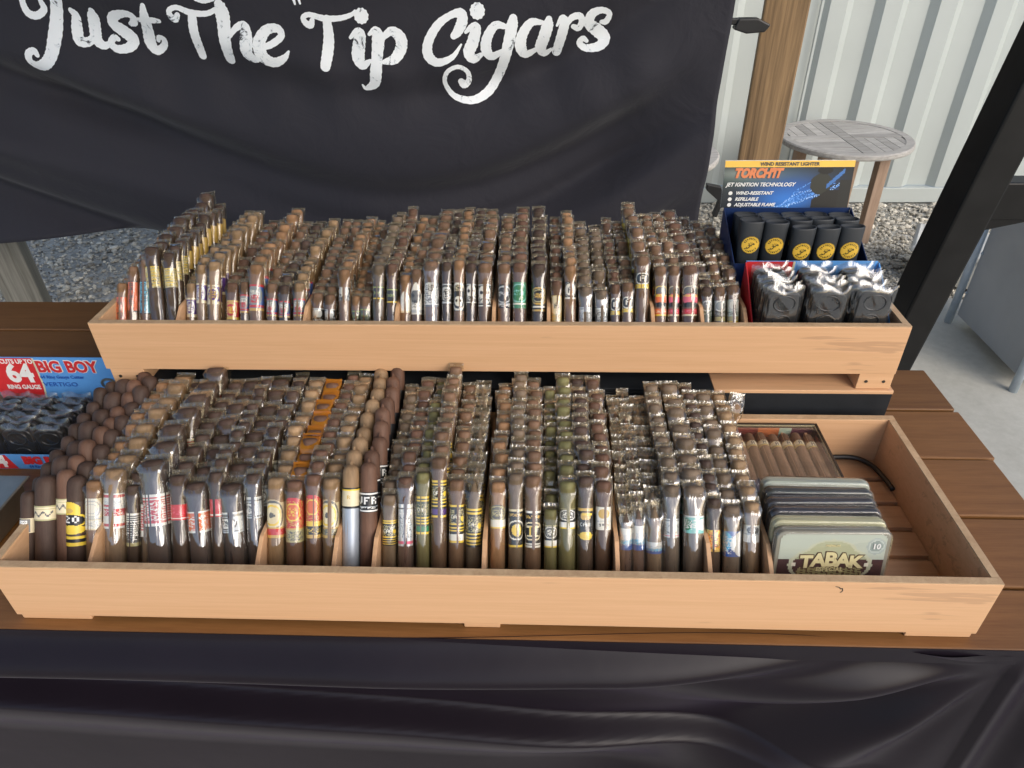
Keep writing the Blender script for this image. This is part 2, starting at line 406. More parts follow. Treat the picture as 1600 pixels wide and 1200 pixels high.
STROKES = [
  [(-1489,1366,36),(-1516,1293,37),(-1533,1236,40),(-1554,1184,38),(-1581,1155,34),(-1615,1144,28),(-1636,1159,22),(-1631,1182,21),(-1611,1190,19),(-1605,1178,16)],
  [(-1606,1355,17),(-1613,1322,18),(-1603,1294,20),(-1578,1286,21),(-1553,1302,20),(-1555,1324,16)],
  [(-1467,1298,17),(-1458,1283,26),(-1465,1248,33),(-1464,1215,30),(-1436,1211,25),(-1412,1232,19)],
  [(-1397,1296,21),(-1400,1282,36),(-1409,1244,36),(-1411,1216,33),(-1393,1199,23),(-1366,1205,13)],
  [(-1282,1260,14),(-1268,1266,23),(-1262,1282,20),(-1286,1291,20),(-1327,1283,28),(-1342,1261,33),(-1316,1239,40),(-1295,1216,37),(-1312,1193,28),(-1351,1188,22),(-1369,1205,20),(-1354,1221,19),(-1343,1216,14)],
  [(-1216,1313,15),(-1224,1277,31),(-1236,1233,36),(-1243,1204,36),(-1230,1181,26),(-1201,1195,20),(-1192,1215,17),(-1206,1221,14),(-1214,1211,12)],
  [(-1256,1275,9),(-1237,1272,16),(-1201,1272,17),(-1179,1270,11)],
  [(-1115,1287,15),(-1125,1276,20),(-1137,1284,18),(-1137,1300,15),(-1113,1307,14),(-1075,1293,17),(-1027,1289,15),(-991,1302,13),(-967,1314,8)],
  [(-1070,1288,25),(-1076,1244,28),(-1078,1206,29),(-1079,1168,25)],
  [(-982,1313,28),(-978,1293,41),(-978,1262,39),(-984,1211,36),(-989,1158,32)],
  [(-972,1221,11),(-943,1249,18),(-917,1254,25),(-916,1220,37),(-922,1179,36),(-901,1160,22),(-882,1165,12)],
  [(-883,1194,14),(-846,1200,19),(-808,1223,20),(-815,1245,23),(-851,1241,28),(-878,1207,37),(-874,1168,37),(-842,1150,29),(-807,1163,19),(-790,1181,7)],
  [(-703,1267,14),(-710,1254,20),(-724,1259,18),(-730,1274,15),(-710,1282,14),(-666,1271,17),(-617,1271,15),(-581,1280,12),(-569,1290,7)],
  [(-658,1268,25),(-659,1221,31),(-668,1176,33),(-679,1138,30)],
  [(-1050,1330,14),(-1027,1324,15),(-998,1329,14)],
  [(-753,1327,10),(-750,1311,6)],
  [(-739,1330,8),(-734,1312,6)],
  [(-592,1217,10),(-571,1234,18),(-560,1226,31),(-568,1195,38),(-574,1162,39),(-562,1139,27),(-537,1151,11)],
  [(-532,1226,10),(-512,1237,21),(-505,1216,37),(-514,1162,34),(-524,1109,36),(-535,1081,29),(-564,1067,13),(-573,1078,6)],
  [(-494,1213,14),(-463,1233,25),(-437,1216,34),(-436,1187,34),(-459,1156,29),(-492,1148,14)],
  [(-270,1218,20),(-257,1230,28),(-242,1257,32),(-245,1279,27),(-277,1274,19),(-318,1248,24),(-350,1202,28),(-353,1164,31),(-325,1143,24),(-278,1158,16),(-248,1193,6)],
  [(-232,1228,10),(-213,1242,18),(-200,1238,30),(-212,1198,35),(-225,1171,34),(-211,1151,27),(-183,1165,11)],
  [(-106,1242,14),(-139,1246,23),(-164,1216,29),(-171,1181,32),(-154,1158,25),(-118,1174,13)],
  [(-85,1264,25),(-88,1247,33),(-100,1197,33),(-115,1145,31),(-138,1092,29),(-172,1044,28),(-224,1021,22),(-282,1035,18),(-308,1077,14),(-297,1114,13),(-262,1129,13),(-234,1112,14),(-232,1083,17),(-247,1070,25),(-256,1081,20)],
  [(4,1253,12),(-30,1253,23),(-56,1221,30),(-63,1187,34),(-47,1161,25),(-12,1175,13)],
  [(24,1261,20),(21,1246,33),(9,1208,35),(0,1180,34),(12,1160,22),(37,1174,8)],
  [(49,1244,7),(63,1265,16),(72,1252,27),(64,1214,30),(50,1164,28)],
  [(70,1226,8),(90,1262,18),(115,1270,19),(125,1256,19),(116,1235,19),(99,1240,14)],
  [(185,1250,12),(200,1251,19),(208,1273,16),(184,1284,18),(155,1274,27),(148,1247,31),(176,1224,37),(199,1201,33),(181,1179,26),(141,1174,20),(121,1189,18),(131,1202,17),(144,1194,11)],
]
DOTS = [(-551, 1276, 22), (-194, 1285, 23)]
# ================================================================== the setting
def smooth(a, b, x):
    t = min(1, max(0, (x - a) / (b - a))); return t * t * (3 - 2 * t)

# ground: grey gravel to the horizon, concrete slab under the table
mt, nt, b = mat('gravel_ground')
co = coords(nt)
v = node(nt, 'ShaderNodeTexVoronoi', Scale=46.0); lk(nt, co, v.inputs['Vector'])
f = noise(nt, co, 1.3, 5)
mx = node(nt, 'ShaderNodeMix', data_type='FLOAT'); mx.inputs[0].default_value = .45
lk(nt, v.outputs['Color'], mx.inputs[2]); lk(nt, f, mx.inputs[3])
lk(nt, ramp(nt, mx.outputs[0], [(.2, (.24, .235, .21)), (.55, (.44, .43, .39)), (.85, (.60, .59, .55))]), b.inputs['Base Color'])
b.inputs['Roughness'].default_value = .95
bump(nt, b, v.outputs['Distance'], .8, .012)
g = MB(); g.add([(-400, -400, -.03), (400, -400, -.03), (400, 400, -.03), (-400, 400, -.03)], [(0, 1, 2, 3)])
structure(g.build('ground', mt))

mt, nt, b = mat('concrete')
co = coords(nt)
f = noise(nt, co, 1.6, 8, .65); f2 = noise(nt, co, 26, 6, .7)
mx = node(nt, 'ShaderNodeMix', data_type='FLOAT'); mx.inputs[0].default_value = .4
lk(nt, f, mx.inputs[2]); lk(nt, f2, mx.inputs[3])
lk(nt, ramp(nt, mx.outputs[0], [(.3, (.37, .36, .31)), (.55, (.49, .48, .425)), (.75, (.58, .57, .52))]), b.inputs['Base Color'])
b.inputs['Roughness'].default_value = .85
bump(nt, b, f2, .25, .003)
g = MB()
edge = [(-7 + i * .25, 3.02 - .26 * smooth(.6, -.6, -7 + i * .25) + .05 * math.sin(i * 1.7) + .03 * math.sin(i * .61 + 1)) for i in range(57)]
g.prism([(-7, -2.2), (7, -2.2)] + edge[::-1], -.1, 0, 'z')
structure(g.build('concrete_slab', mt))

# loose stones, where the gravel shows
def stones():
    ico = bmesh.new(); bmesh.ops.create_icosphere(ico, subdivisions=1, radius=1)
    V = np.array([v.co[:] for v in ico.verts]); Fc = np.array([[v.index for v in f.verts] for f in ico.faces]); ico.free()
    n = 19000
    xs = np.concatenate([RNG.uniform(-3.2, -1.3, 5200), RNG.uniform(.5, 3.6, n - 5200)])
    ys = np.concatenate([RNG.uniform(2.70, 4.2, 5200), RNG.uniform(2.98, 4.22, n - 5200)])
    sz = np.clip(RNG.lognormal(-4.95, .5, n), .003, .022)
    sc = RNG.uniform(.6, 1.25, (n, 3)) * sz[:, None]; sc[:, 2] *= .7
    P = V[None] * (1 + RNG.uniform(-.25, .25, (n, len(V), 1)))
    P = P * sc[:, None, :]
    an = RNG.uniform(0, 6.28, n); c, s = np.cos(an)[:, None], np.sin(an)[:, None]
    X = P[..., 0] * c - P[..., 1] * s + xs[:, None]; Y = P[..., 0] * s + P[..., 1] * c + ys[:, None]
    Z = P[..., 2] - .026 + sz[:, None] * .3
    Vt = np.stack([X, Y, Z], -1).reshape(-1, 3)
    Fs = (Fc[None] + (np.arange(n) * len(V))[:, None, None]).reshape(-1, 3)
    me = bpy.data.meshes.new('gravel')
    me.from_pydata(Vt.tolist(), [], Fs.tolist())
    at = me.color_attributes.new('Col', 'FLOAT_COLOR', 'CORNER')
    t = np.clip(RNG.normal(.50, .15, n), .12, .8)
    cc = np.stack([t, t * .94, t * .80, np.ones(n)], -1).astype(np.float32)
    at.data.foreach_set('color', np.repeat(cc, len(Fc) * 3, axis=0).ravel())
    me.materials.append(M['stone'])
    o = link('gravel', me); o['kind'] = 'stuff'; tag(o, 'loose grey stones in front of the corrugated wall', 'gravel')
M['stone'] = colmat('stone', .9)
stones()

# corrugated container wall
M['wallpaint'] = plain('grey_white_paint', (.45, .49, .475), .45, var=.05, scale=2.2)
w = MB()
prof = []
x = -4.0; k = 0
pitch = .285
while x < 7:
    prof += [(x, 4.28), (x + .072, 4.28), (x + .112, 4.242), (x + .20, 4.242), (x + .245, 4.28)]
    x += pitch
zs = [.075, 1.4, 2.72]
vv = [(px, py, z) for z in zs for px, py in prof]; n = len(prof)
w.add(vv, [(j * n + i, j * n + i + 1, (j + 1) * n + i + 1, (j + 1) * n + i) for j in range(2) for i in range(n - 1)])
wall = thing('corrugated_wall', 'pale grey corrugated steel wall behind the gravel', 'wall', (0, 0, 0))
w.build('corrugated_sheet', M['wallpaint'], wall)
w = MB(); w.box(-4, 7, 4.236, 4.33, -.02, .072); w.build('bottom_rail', M['wallpaint'], wall, .004)
w = MB()
for xx in (1.48, 2.62): w.box(xx, xx + .012, 4.2405, 4.2415, .08, 2.7)
w.build('panel_seam', M['wallpaint'], wall)

# roof, out of view: added overhead, its edges placed to shape the light
M['roofm'] = plain('added_roof_boards', (.42, .38, .33), .8, var=.1)
r = MB(); r.box(-2.4, 1.15, -1.2, 2.7, 2.95, 3.02)
structure(r.build('roof', M['roofm']))

# wooden posts of the shelter
p = thing('wooden_post', 'brown square timber post right of the black banner', 'post', (.812, 2.66, 0), (0, 0, math.radians(-14)))
q = MB(); q.box(-.07, .07, -.07, .07, 0, 2.95); q.build('timber', M['post'], p, .006)
q = MB(); q.box(.045, .10, .04, .10, 1.33, 2.95); q.build('side_block', M['post'], p, .004)
p = thing('wooden_post', 'grey weathered timber post at the left edge below the banner', 'post', (-2.355, 2.80, 0), (0, 0, math.radians(24)))
q = MB(); q.box(-.07, .07, -.07, .07, 0, 2.95); q.build('timber', M['postg'], p, .006)

# ------------------------------------------------------------------ banner
BY = 2.4
def fold(x, z):
    """depth of the hanging folds, towards the camera"""
    u = x + .62
    s = z - .42 * u * u / (1 + .35 * abs(u)) - .06 * u
    lo = smooth(1.28, .95, z)
    am = .5 + .5 * math.sin(u * 2.3 + s * 5.0) * math.sin(s * 7.1 + 1.3)
    d = .024 * math.sin(s * 17 + 1.6 * math.sin(u * 1.9) + .8 * math.sin(s * 6)) * (.3 + .7 * min(1, abs(u) * 1.2)) * (.45 + .75 * am)
    d += .006 * math.sin(s * 41 + 2.6 * u + 2 * math.sin(u * 3)) * am
    d += .008 * math.sin(u * 4.1 + z * 2.0) + .0030 * math.sin(u * 31 + z * 9) * smooth(.9, 1.15, z) * smooth(1.3, 1.1, z)
    return 2.9 * d * (.28 + .72 * lo) * (.25 + .75 * smooth(.56, .2, x))
def bottom(x):
    return .548 + .03 * ((x + .9) / 1.4) ** 2 - .012 * math.sin(x * 2.1)
def right(z): return .565 + .02 * (z - .6)
mt, nt, b = mat('black_banner_cloth')
co = coords(nt)
sp = node(nt, 'ShaderNodeSeparateXYZ'); lk(nt, co, sp.inputs[0])
wv = noise(nt, co, 5, 2); 
ma = node(nt, 'ShaderNodeMath', operation='MULTIPLY_ADD'); ma.inputs[1].default_value = .02
lk(nt, wv, ma.inputs[0]); lk(nt, sp.outputs[2], ma.inputs[2])
st = ramp(nt, ma.outputs[0], [(0, (.0245, .024, .0325)), (1, (.0245, .024, .0325))])
mr = node(nt, 'ShaderNodeMapRange'); mr.inputs[1].default_value = 1.150; mr.inputs[2].default_value = 1.156
lk(nt, ma.outputs[0], mr.inputs[0])
mc = node(nt, 'ShaderNodeMix', data_type='RGBA'); mc.inputs[7].default_value = (.0115, .0115, .0145, 1)
lk(nt, mr.outputs[0], mc.inputs[0]); lk(nt, st, mc.inputs[6])
lk(nt, mc.outputs[2], b.inputs['Base Color'])
b.inputs['Roughness'].default_value = .7; b.inputs['Specular IOR Level'].default_value = .25; b.inputs['Sheen Weight'].default_value = .12
f = noise(nt, co, 6, 5, .55, .7); bump(nt, b, f, .55, .016)
ban = thing('banner', 'large black cloth banner with white script lettering', 'banner', (0, BY, .55))
g = MB()
def bfn(u, v):
    z0 = 0
    x = -2.75 + u * (right(1.0) + 2.75); z = bottom(x) + v * (2.25 - bottom(x)); x = -2.75 + u * (right(z) + 2.75)
    return (x, -fold(x, z), z - .55)
g.grid(bfn, 210, 120)
cl = g.build('cloth', mt, ban)
so = cl.modifiers.new('thickness', 'SOLIDIFY'); so.thickness = .0012; so.offset = 1

mt, nt, b = mat('distressed_white_print')
co = coords(nt)
f = noise(nt, co, 26, 6, .75, 1.2); f2 = noise(nt, co, 5, 2)
ad = node(nt, 'ShaderNodeMath', operation='ADD'); lk(nt, f, ad.inputs[0])
m3 = node(nt, 'ShaderNodeMath', operation='MULTIPLY'); m3.inputs[1].default_value = .35; lk(nt, f2, m3.inputs[0]); lk(nt, m3.outputs[0], ad.inputs[1])
lk(nt, ramp(nt, ad.outputs[0], [(.505, (.06, .065, .075)), (.54, (.74, .80, .85)), (.60, (.90, .94, .97))]), b.inputs['Base Color'])
b.inputs['Roughness'].default_value = .6
def catmull(pts, n=7):
    P = [np.array(p, float) for p in pts]; out = []
    Q = [2 * P[0] - P[1]] + P + [2 * P[-1] - P[-2]]
    for i in range(1, len(Q) - 2):
        a, b_, c, d = Q[i - 1:i + 3]
        for k in range(n):
            t = k / n
            out.append(.5 * (2 * b_ + (c - a) * t + (2 * a - 5 * b_ + 4 * c - d) * t * t + (3 * b_ - a - 3 * c + d) * t ** 3))
    out.append(P[-1]); return out
for si, S in enumerate(STROKES):
    C = catmull(S); g = MB(); off = .0025 + .0005 * (si % 5)
    def P3(x, z): return (x, -fold(x, z) - off, z - .55)
    L = []
    for i, c in enumerate(C):
        d = C[min(i + 1, len(C) - 1)] - C[max(i - 1, 0)]; d = d[:2] / (np.hypot(d[0], d[1]) + 1e-9)
        nrm = np.array([-d[1], d[0]]) * max(c[2], 2) * .5 * 1.04 * (1 + .05 * math.sin(i * 2.3 + si))
        L.append([(c[:2] + nrm * k) / 1000 for k in (1, .33, -.33, -1)])
    vs = [P3(*q) for l in L for q in l]
    fs = [(i * 4 + j, i * 4 + j + 1, i * 4 + 5 + j, i * 4 + 4 + j) for i in range(len(L) - 1) for j in range(3)]
    g.add(vs, fs, 0, True)
    for end, sgn in ((0, -1), (len(C) - 1, 1)):
        c = C[end]; d = C[min(end + 1, len(C) - 1)] - C[max(end - 1, 0)]; a0 = math.atan2(d[1], d[0])
        rr = max(c[2], 2) * .5 * 1.04 / 1000
        base = a0 + (0 if sgn > 0 else math.pi)
        arc = [P3(c[0] / 1000 + rr * math.cos(base + t), c[1] / 1000 + rr * math.sin(base + t)) for t in np.linspace(-math.pi / 2, math.pi / 2, 7)]
        g.add(arc, [tuple(range(7))], 0, True)
    g.build('letter_stroke', mt, ban)
for (dx, dz, dr) in DOTS:
    g = MB(); 
    pts = [(dx / 1000 + dr * .001 * math.cos(t) * (1 + .06 * math.sin(t * 11)), dz / 1000 + dr * .001 * math.sin(t) * (1 + .06 * math.sin(t * 11))) for t in np.linspace(0, 2 * math.pi, 40)[:-1]]
    g.add([(x, -fold(x, z) - .0045, z - .55) for x, z in pts], [tuple(range(len(pts)))], 0, True)
    g.build('letter_dot', mt, ban)
# clamp that holds the banner's right edge
c = thing('clamp', 'black plastic clamp holding the right edge of the banner', 'clamp', (.60, 2.42, 1.225))
g = MB(); g.box(-.03, .05, -.012, .012, .012, .03); g.build('jaw', M['black'], c, .004)
g = MB(); g.prism([(-.01, .0), (.03, -.012), (.085, -.008), (.10, .012), (.06, .03), (.0, .03)], -.018, .018, 'y'); g.build('body', M['black'], c, .004)
c = thing('clamp', 'black strap hanging beside the bottom right corner of the banner', 'strap', (.60, 2.42, .68))
g = MB(); g.prism([(-.02, .06), (.03, .05), (.045, 0), (.03, -.06), (.015, -.055), (.028, 0), (-.02, .04)], -.012, .012, 'y'); g.build('webbing', M['black'], c, .002)

# ------------------------------------------------------------------ round garden tables
def round_table(label, loc, dia, h, rz, scale=1):
    t = thing('round_table', label, 'table', loc, (0, 0, rz))
    R = dia / 2; ri = R - .045
    g = MB(); N = 48
    def ring(r, z): return [(r * math.cos(2 * math.pi * i / N), r * math.sin(2 * math.pi * i / N), z) for i in range(N)]
    g.rings([ring(ri, h - .028), ring(R - .004, h - .028), ring(R, h - .02), ring(R, h - .006), ring(R - .006, h), ring(ri, h), ring(ri, h - .028)], 0, False, cap0=False, cap1=False)
    g.build('rim', M['teak'], t)
    g = MB(); g.box(-.03, .03, -ri, ri, h - .026, h - .001); g.build('cross_bar', M['teak'], t, .001)
    for s in (-1, 1):
        g = MB(); a, b2 = sorted((s * .032, s * ri)); g.box(a, b2, -.03, .03, h - .026, h - .001); g.build('cross_bar', M['teak'], t, .001)
    wslat = .048
    for sx in (-1, 1):
        for sy in (-1, 1):
            y = .033
            alongx = (sx * sy > 0)
            while y < ri - .01:
                y1 = min(y + wslat, ri - .002)
                def xe(yy): return math.sqrt(max(ri * ri - yy * yy, 0)) - .002
                if xe(y) > .04:
                    poly = [(.033, y), (xe(y), y)]
                    for k in (.35, .7): poly.append((xe(y + (y1 - y) * k), y + (y1 - y) * k))
                    if xe(y1) > .034: poly += [(xe(y1), y1), (.033, y1)]
                    else: poly.append((.034, y + (y1 - y) * .75))
                    pp = [((a if alongx else b2) * sx, (b2 if alongx else a) * sy) for a, b2 in poly]
                    ar = sum(pp[i][0] * pp[(i + 1) % len(pp)][1] - pp[(i + 1) % len(pp)][0] * pp[i][1] for i in range(len(pp)))
                    if ar < 0: pp = pp[::-1]
                    g = MB(); g.prism(pp, h - .022, h - .002, 'z'); g.build('slat', M['teak'], t)
                y = y1 + .003
    for k in range(4):
        a = math.pi / 4 + k * math.pi / 2
        g = MB(); cx, cy = math.cos(a), math.sin(a); o = .027
        g.rings([[(cx * rr + dx * o, cy * rr + dy * o, z) for dx, dy in ((-1, -1), (1, -1), (1, 1), (-1, 1))] for rr, z in ((R * .66, 0), (R * .64, h - .03))], 0, False)
        g.build('leg', M['teakleg'], t, .003)
    return t
round_table('weathered round slatted table before the corrugated wall', (1.57, 3.75, 0), .66, .52, math.radians(4))
round_table('round wooden table half hidden behind the banner, low', (.50, 3.25, 0), .62, .60, .3)
round_table('taller round wooden table peeping out behind the banner', (.48, 3.72, 0), .60, .98, .5)

# ------------------------------------------------------------------ things on the concrete at the right
p = thing('steel_post', 'black square steel post leaning behind the tray corner', 'post', (.855, 1.62, 0))
g = MB()
tx, tz = .128, 1.0
def leanbox(x0, x1, y0, y1, z0, z1): return [[(x0 + z * tx - .0, y0, z), (x1 + z * tx, y0, z), (x1 + z * tx, y1, z), (x0 + z * tx, y1, z)] for z in (z0, z1)]
g.rings(leanbox(-.022, .062, -.045, .055, 0, 2.95), 0, False); g.build('upright', M['blackp'], p, .006)
g = MB(); g.box(.16, .75, .0, .055, .93, 1.02); g.build('cross_member', M['blackp'], p, .004)
g = MB(); g.prism([(.195, .90), (.32, .93), (.195, .935)], .005, .05, 'y'); g.build('gusset', M['blackp'], p)

p = thing('grey_cabinet', 'grey panelled cabinet with pale blue metal corner poles', 'cabinet', (1.80, 2.23, 0))
g = MB(); g.box(.012, .30, .02, .50, .05, .56); g.build('side_panel', M['greypl'], p, .003)
for (x, y) in ((0, 0), (0, .52), (.31, 0), (.31, .52)):
    g = MB(); g.tube([(x, y, 0), (x, y, .58)], .016, 12); g.build('corner_pole', M['trim'], p)
g = MB()
for y in (.03, .49):
    for z in (.16, .34, .5):
        g.box(.006, .013, y - .004, y + .004, z - .004, z + .004)
g.build('rivets', M['trim'], p)

p = thing('storage_box', 'dusty white plastic box on the gravel behind the steel post', 'box', (2.02, 3.22, -.005), (0, 0, math.radians(-28)))
g = MB()
def rr(a, b_, z): return [(-a, -b_, z), (a, -b_, z), (a, b_, z), (-a, b_, z)]
g.rings([rr(.17, .13, 0), rr(.19, .15, .15)], 0, False); g.build('body', M['whitebox'], p, .006)
g = MB(); g.rings([rr(.2, .16, .15), rr(.2, .16, .17), rr(.185, .145, .182), rr(.17, .13, .172)], 0, False); g.build('lid', M['whitebox'], p, .003)
g = MB(); g.box(-.06, .06, -.165, -.148, .10, .115); g.build('handle', M['greypl'], p, .002)

# ------------------------------------------------------------------ slatted table and its cloth
tb = thing('slatted_table', 'brown stained wooden slat table carrying the trays', 'table', (0, .6, 0))
pw, gap = .1422, .006
ys = [.583] + [.9708 + k * pw for k in (-2, -1, 0, 1, 2, 3, 4)]
for i in range(7):
    y0, y1 = ys[i] + (0 if i == 0 else gap / 2), ys[i + 1] - gap / 2
    xr = .81 + .004 * math.sin(i * 2.4) if i < 5 else .54
    g = MB(); g.box(-1.7, xr, y0 - .6, y1 - .6, T - .028 + .0007 * (i % 3), T - .0012 * (i % 2)); g.build('plank', M['plank'], tb, .0025)
for x in (-1.5, -.3, .72):
    g = MB(); g.box(x - .03, x + .03, .03, .62, T - .09, T - .03); g.build('bearer', M['plank'], tb)
for x in (-1.5, .72):
    for y in (.06, .58):
        g = MB(); g.box(x - .035, x + .035, y - .035, y + .035, 0, T - .09); g.build('leg', M['plank'], tb, .003)

mt, nt, b = mat('dark_satin_cloth')
co = coords(nt); f = noise(nt, co, 4, 4)
lk(nt, ramp(nt, f, [(.3, (.0075, .0050, .0080)), (.7, (.0105, .0072, .0112))]), b.inputs['Base Color'])
b.inputs['Roughness'].default_value = .36; b.inputs['Specular IOR Level'].default_value = .22; b.inputs['Sheen Weight'].default_value = .04; b.inputs['Sheen Roughness'].default_value = .4
b.inputs['Sheen Tint'].default_value = (.72, .6, .95, 1)
f = noise(nt, co, 11, 3, .5, 0); bump(nt, b, f, .10, .008)
def bumpf(v, c, up_, dn):
    """rises over `up_` above the line c, drops over `dn` below it"""
    if v < c: return smooth(c - up_, c, v)
    return 1 - smooth(c, c + dn, v)
def skirt(x, t):
    k = smooth(.60, .10, x)
    d = .040 * k * bumpf(t, .018 + .036 * k, .018 + .036 * k, .03 + .015 * k) - .062 * k * smooth(.055, .21, t)
    c2 = .268 + .085 * (x + .03) + .02 * (x + .03) ** 2
    d += .052 * smooth(c2 - .008, c2 + .016, t) * smooth(.62, .1, x) * (1 - .8 * smooth(c2 + .02, c2 + .16, t))
    rx, rz_ = x - .63, t - .03
    rad = math.hypot(rx, rz_)
    if rx < .02:
        a = math.atan2(rz_, -rx + .02)
        d += .022 * math.sin(a * 9.5 - 1.2) * smooth(.02, .20, rad) * smooth(-.25, .35, x) * smooth(.95, .5, a / 1.57)
    else:
        d += .010 * math.sin(x * 60) * smooth(.0, .06, t)
    d += .0025 * math.sin(x * 5 + 1 + t * 9) * smooth(0, .05, t)
    return d
sk = thing('table_cloth', 'dark satin cloth hung along the front of the table', 'cloth', (0, .575, .2))
def sfn(u, v):
    x = -1.5 + u * 2.33; t = (1 - v) ** 1.0 * .55
    z = T + .001 - t
    # the top edge dips towards the knot at the right
    z -= .012 * smooth(.35, .62, x) * smooth(.1, 0, t)
    return (x, .0065 - skirt(x, t), z - .2)
g = MB(); g.grid(sfn, 330, 150)
o = g.build('drape', mt, sk)
g = MB(); g.box(-1.5, .82, .0068, .0075, T - .03 - .2, T + .0005 - .2); g.build('hem', mt, sk)
# ================================================================== the two cigar trays
def tray(label, xc, W, y0, dep, zb, zt, dividers, feet, zfoot):
    t = thing('display_tray', label, 'tray', (xc, y0 + dep / 2, zfoot))
    def L(x, y, z): return (x - xc, y - y0 - dep / 2, z - zfoot)
    th = .0115
    def bd(name, x0, x1, ya, yb, za, zb_, mtl='tray', bev=.0012):
        g = MB(); a = L(x0, ya, za); b_ = L(x1, yb, zb_); g.box(a[0], b_[0], a[1], b_[1], a[2], b_[2]); return g.build(name, M[mtl], t, bev)
    xl, xr = xc - W / 2, xc + W / 2
    fb = bd('front_board', xl, xr, y0, y0 + th, zb, zt - .0016)
    e = bd('top_edge', xl + .0005, xr - .0005, y0 + .0006, y0 + th - .0004, zt - .0015, zt, 'tray_edge', 0)
    bd('rear_board', xl, xr, y0 + dep - th, y0 + dep, zb, zt - .0016)
    bd('top_edge', xl + .0005, xr - .0005, y0 + dep - th + .0004, y0 + dep - .0006, zt - .0015, zt, 'tray_edge', 0)
    for a, b_ in ((xl, xl + th), (xr - th, xr)):
        bd('side_board', a, b_, y0 + th + .0002, y0 + dep - th - .0002, zb + .0005, zt - .0021)
        bd('top_edge', a + .0005, b_ - .0005, y0 + th + .0003, y0 + dep - th - .0003, zt - .002, zt - .0005, 'tray_edge', 0)
    n = 6; inner = dep - 2 * th; sw = (inner - .009 * (n - 1)) / n
    for k in range(n):
        ya = y0 + th + k * (sw + .009)
        bd('slat', xl + th + .0005, xr - th - .0005, ya + .0005, ya + sw, zb + .006, zb + .014, 'tray_slat', .001)
    for (x0, x1) in feet:
        g = bd('foot', x0, x1, y0 + .0006, y0 + dep - .001, zfoot, zb + .0055 if zfoot + .01 < zb else zb + .0055, 'tray', .001)
        if zb - zfoot > .02:
            for xs in (x0 + .014, x1 - .014):
                s = MB(); c = L(xs, y0 + .0006, (zfoot + zb) / 2)
                s.rings([[(c[0] + .0028 * math.cos(a), c[1] + d, c[2] + .0028 * math.sin(a)) for a in np.linspace(0, 6.28, 11)[:-1]] for d in (.002, -.0008)], 0, False)
                s.build('screw', M['screw'], g); 
    for x in dividers:
        g = MB(); yf = y0 + th + .0012
        poly = [(yf, zb + .0145), (yf, zt - .034), (yf + .052, zt - .003), (yf + .12, zt - .003), (y0 + dep - th - .001, zt - .003), (y0 + dep - th - .001, zb + .0145)]
        poly = [(a - y0 - dep / 2, b_ - zfoot) for a, b_ in poly]
        g.prism(poly, x - xc - .003, x - xc + .003, 'x'); dv = g.build('divider', M['tray'], t, .0006)
        g = MB(); poly = [(yf - .0006, zt - .046), (yf - .0006, zt - .035), (yf + .014, zt - .0265), (yf + .014, zt - .046)]
        poly = [(a - y0 - dep / 2, b_ - zfoot) for a, b_ in poly]
        g.prism(poly, x - xc - .0036, x - xc + .0036, 'x'); g.build('end_clip', M['black'], dv, .0004)
    return t
FY, RY = .6011, .9758
front_tray = tray('long wooden tray in front, full of cigars', -.0719, 1.3287, FY, .3495, T + .0085, T + .1105,
     (-.6185, -.3835, -.2775, -.2225, -.072, .109, .2325, .3135), ((-.73, -.63), (-.10, -.05), (.50, .587)), T + .0005)
tray('raised wooden tray behind, full of cigars', -.0767, 1.3287, RY, .3495, T + .176, T + .2669,
     (-.613, -.395, -.2395, -.0755, .0165, .1895, .2705, .3415), ((-.735, -.677), (.530, .5865)), T + .1465)
# a squiggly scratch on the front board
SCR = [(.383, .1015), (.3885, .1000), (.3905, .0965), (.3925, .0985), (.3940, .0930), (.3915, .0895)]
g = MB(); pts = [np.array(p_) for p_ in SCR]
for a_, b_ in zip(pts[:-1], pts[1:]):
    n_ = np.array([-(b_ - a_)[1], (b_ - a_)[0]]); n_ = n_ / np.linalg.norm(n_) * .0006
    g.add([(q[0] + .0719, FY - .0004 - FY - .17475, q[1] - .0005) for q in (a_ - n_, b_ - n_, b_ + n_, a_ + n_)], [(0, 1, 2, 3)])
g.build('scratch', M['screw'], front_tray)
# stand under the rear tray
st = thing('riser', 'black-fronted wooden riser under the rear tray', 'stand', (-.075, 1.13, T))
def bx(o, name, x0, x1, y0, y1, z0, z1, m_, bev=.001):
    l = o.location
    g = MB(); g.box(x0 - l.x, x1 - l.x, y0 - l.y, y1 - l.y, z0 - l.z, z1 - l.z); return g.build(name, M[m_], o, bev)
bx(st, 'top_board', .296, .5925, .9715, 1.30, T + .1385, T + .1455, 'tray')
bx(st, 'painted_shade_top', -.737, .2955, .9735, 1.30, T + .1385, T + .1452, 'riser')  # black board colour stands in for the shade below the rear tray
bx(st, 'front_panel', -.737, .5925, .9725, .9815, T + .0005, T + .138, 'riser')
for x in (-.736, .5795): bx(st, 'side_panel', x, x + .012, .983, 1.295, T + .0005, T + .138, 'riser')

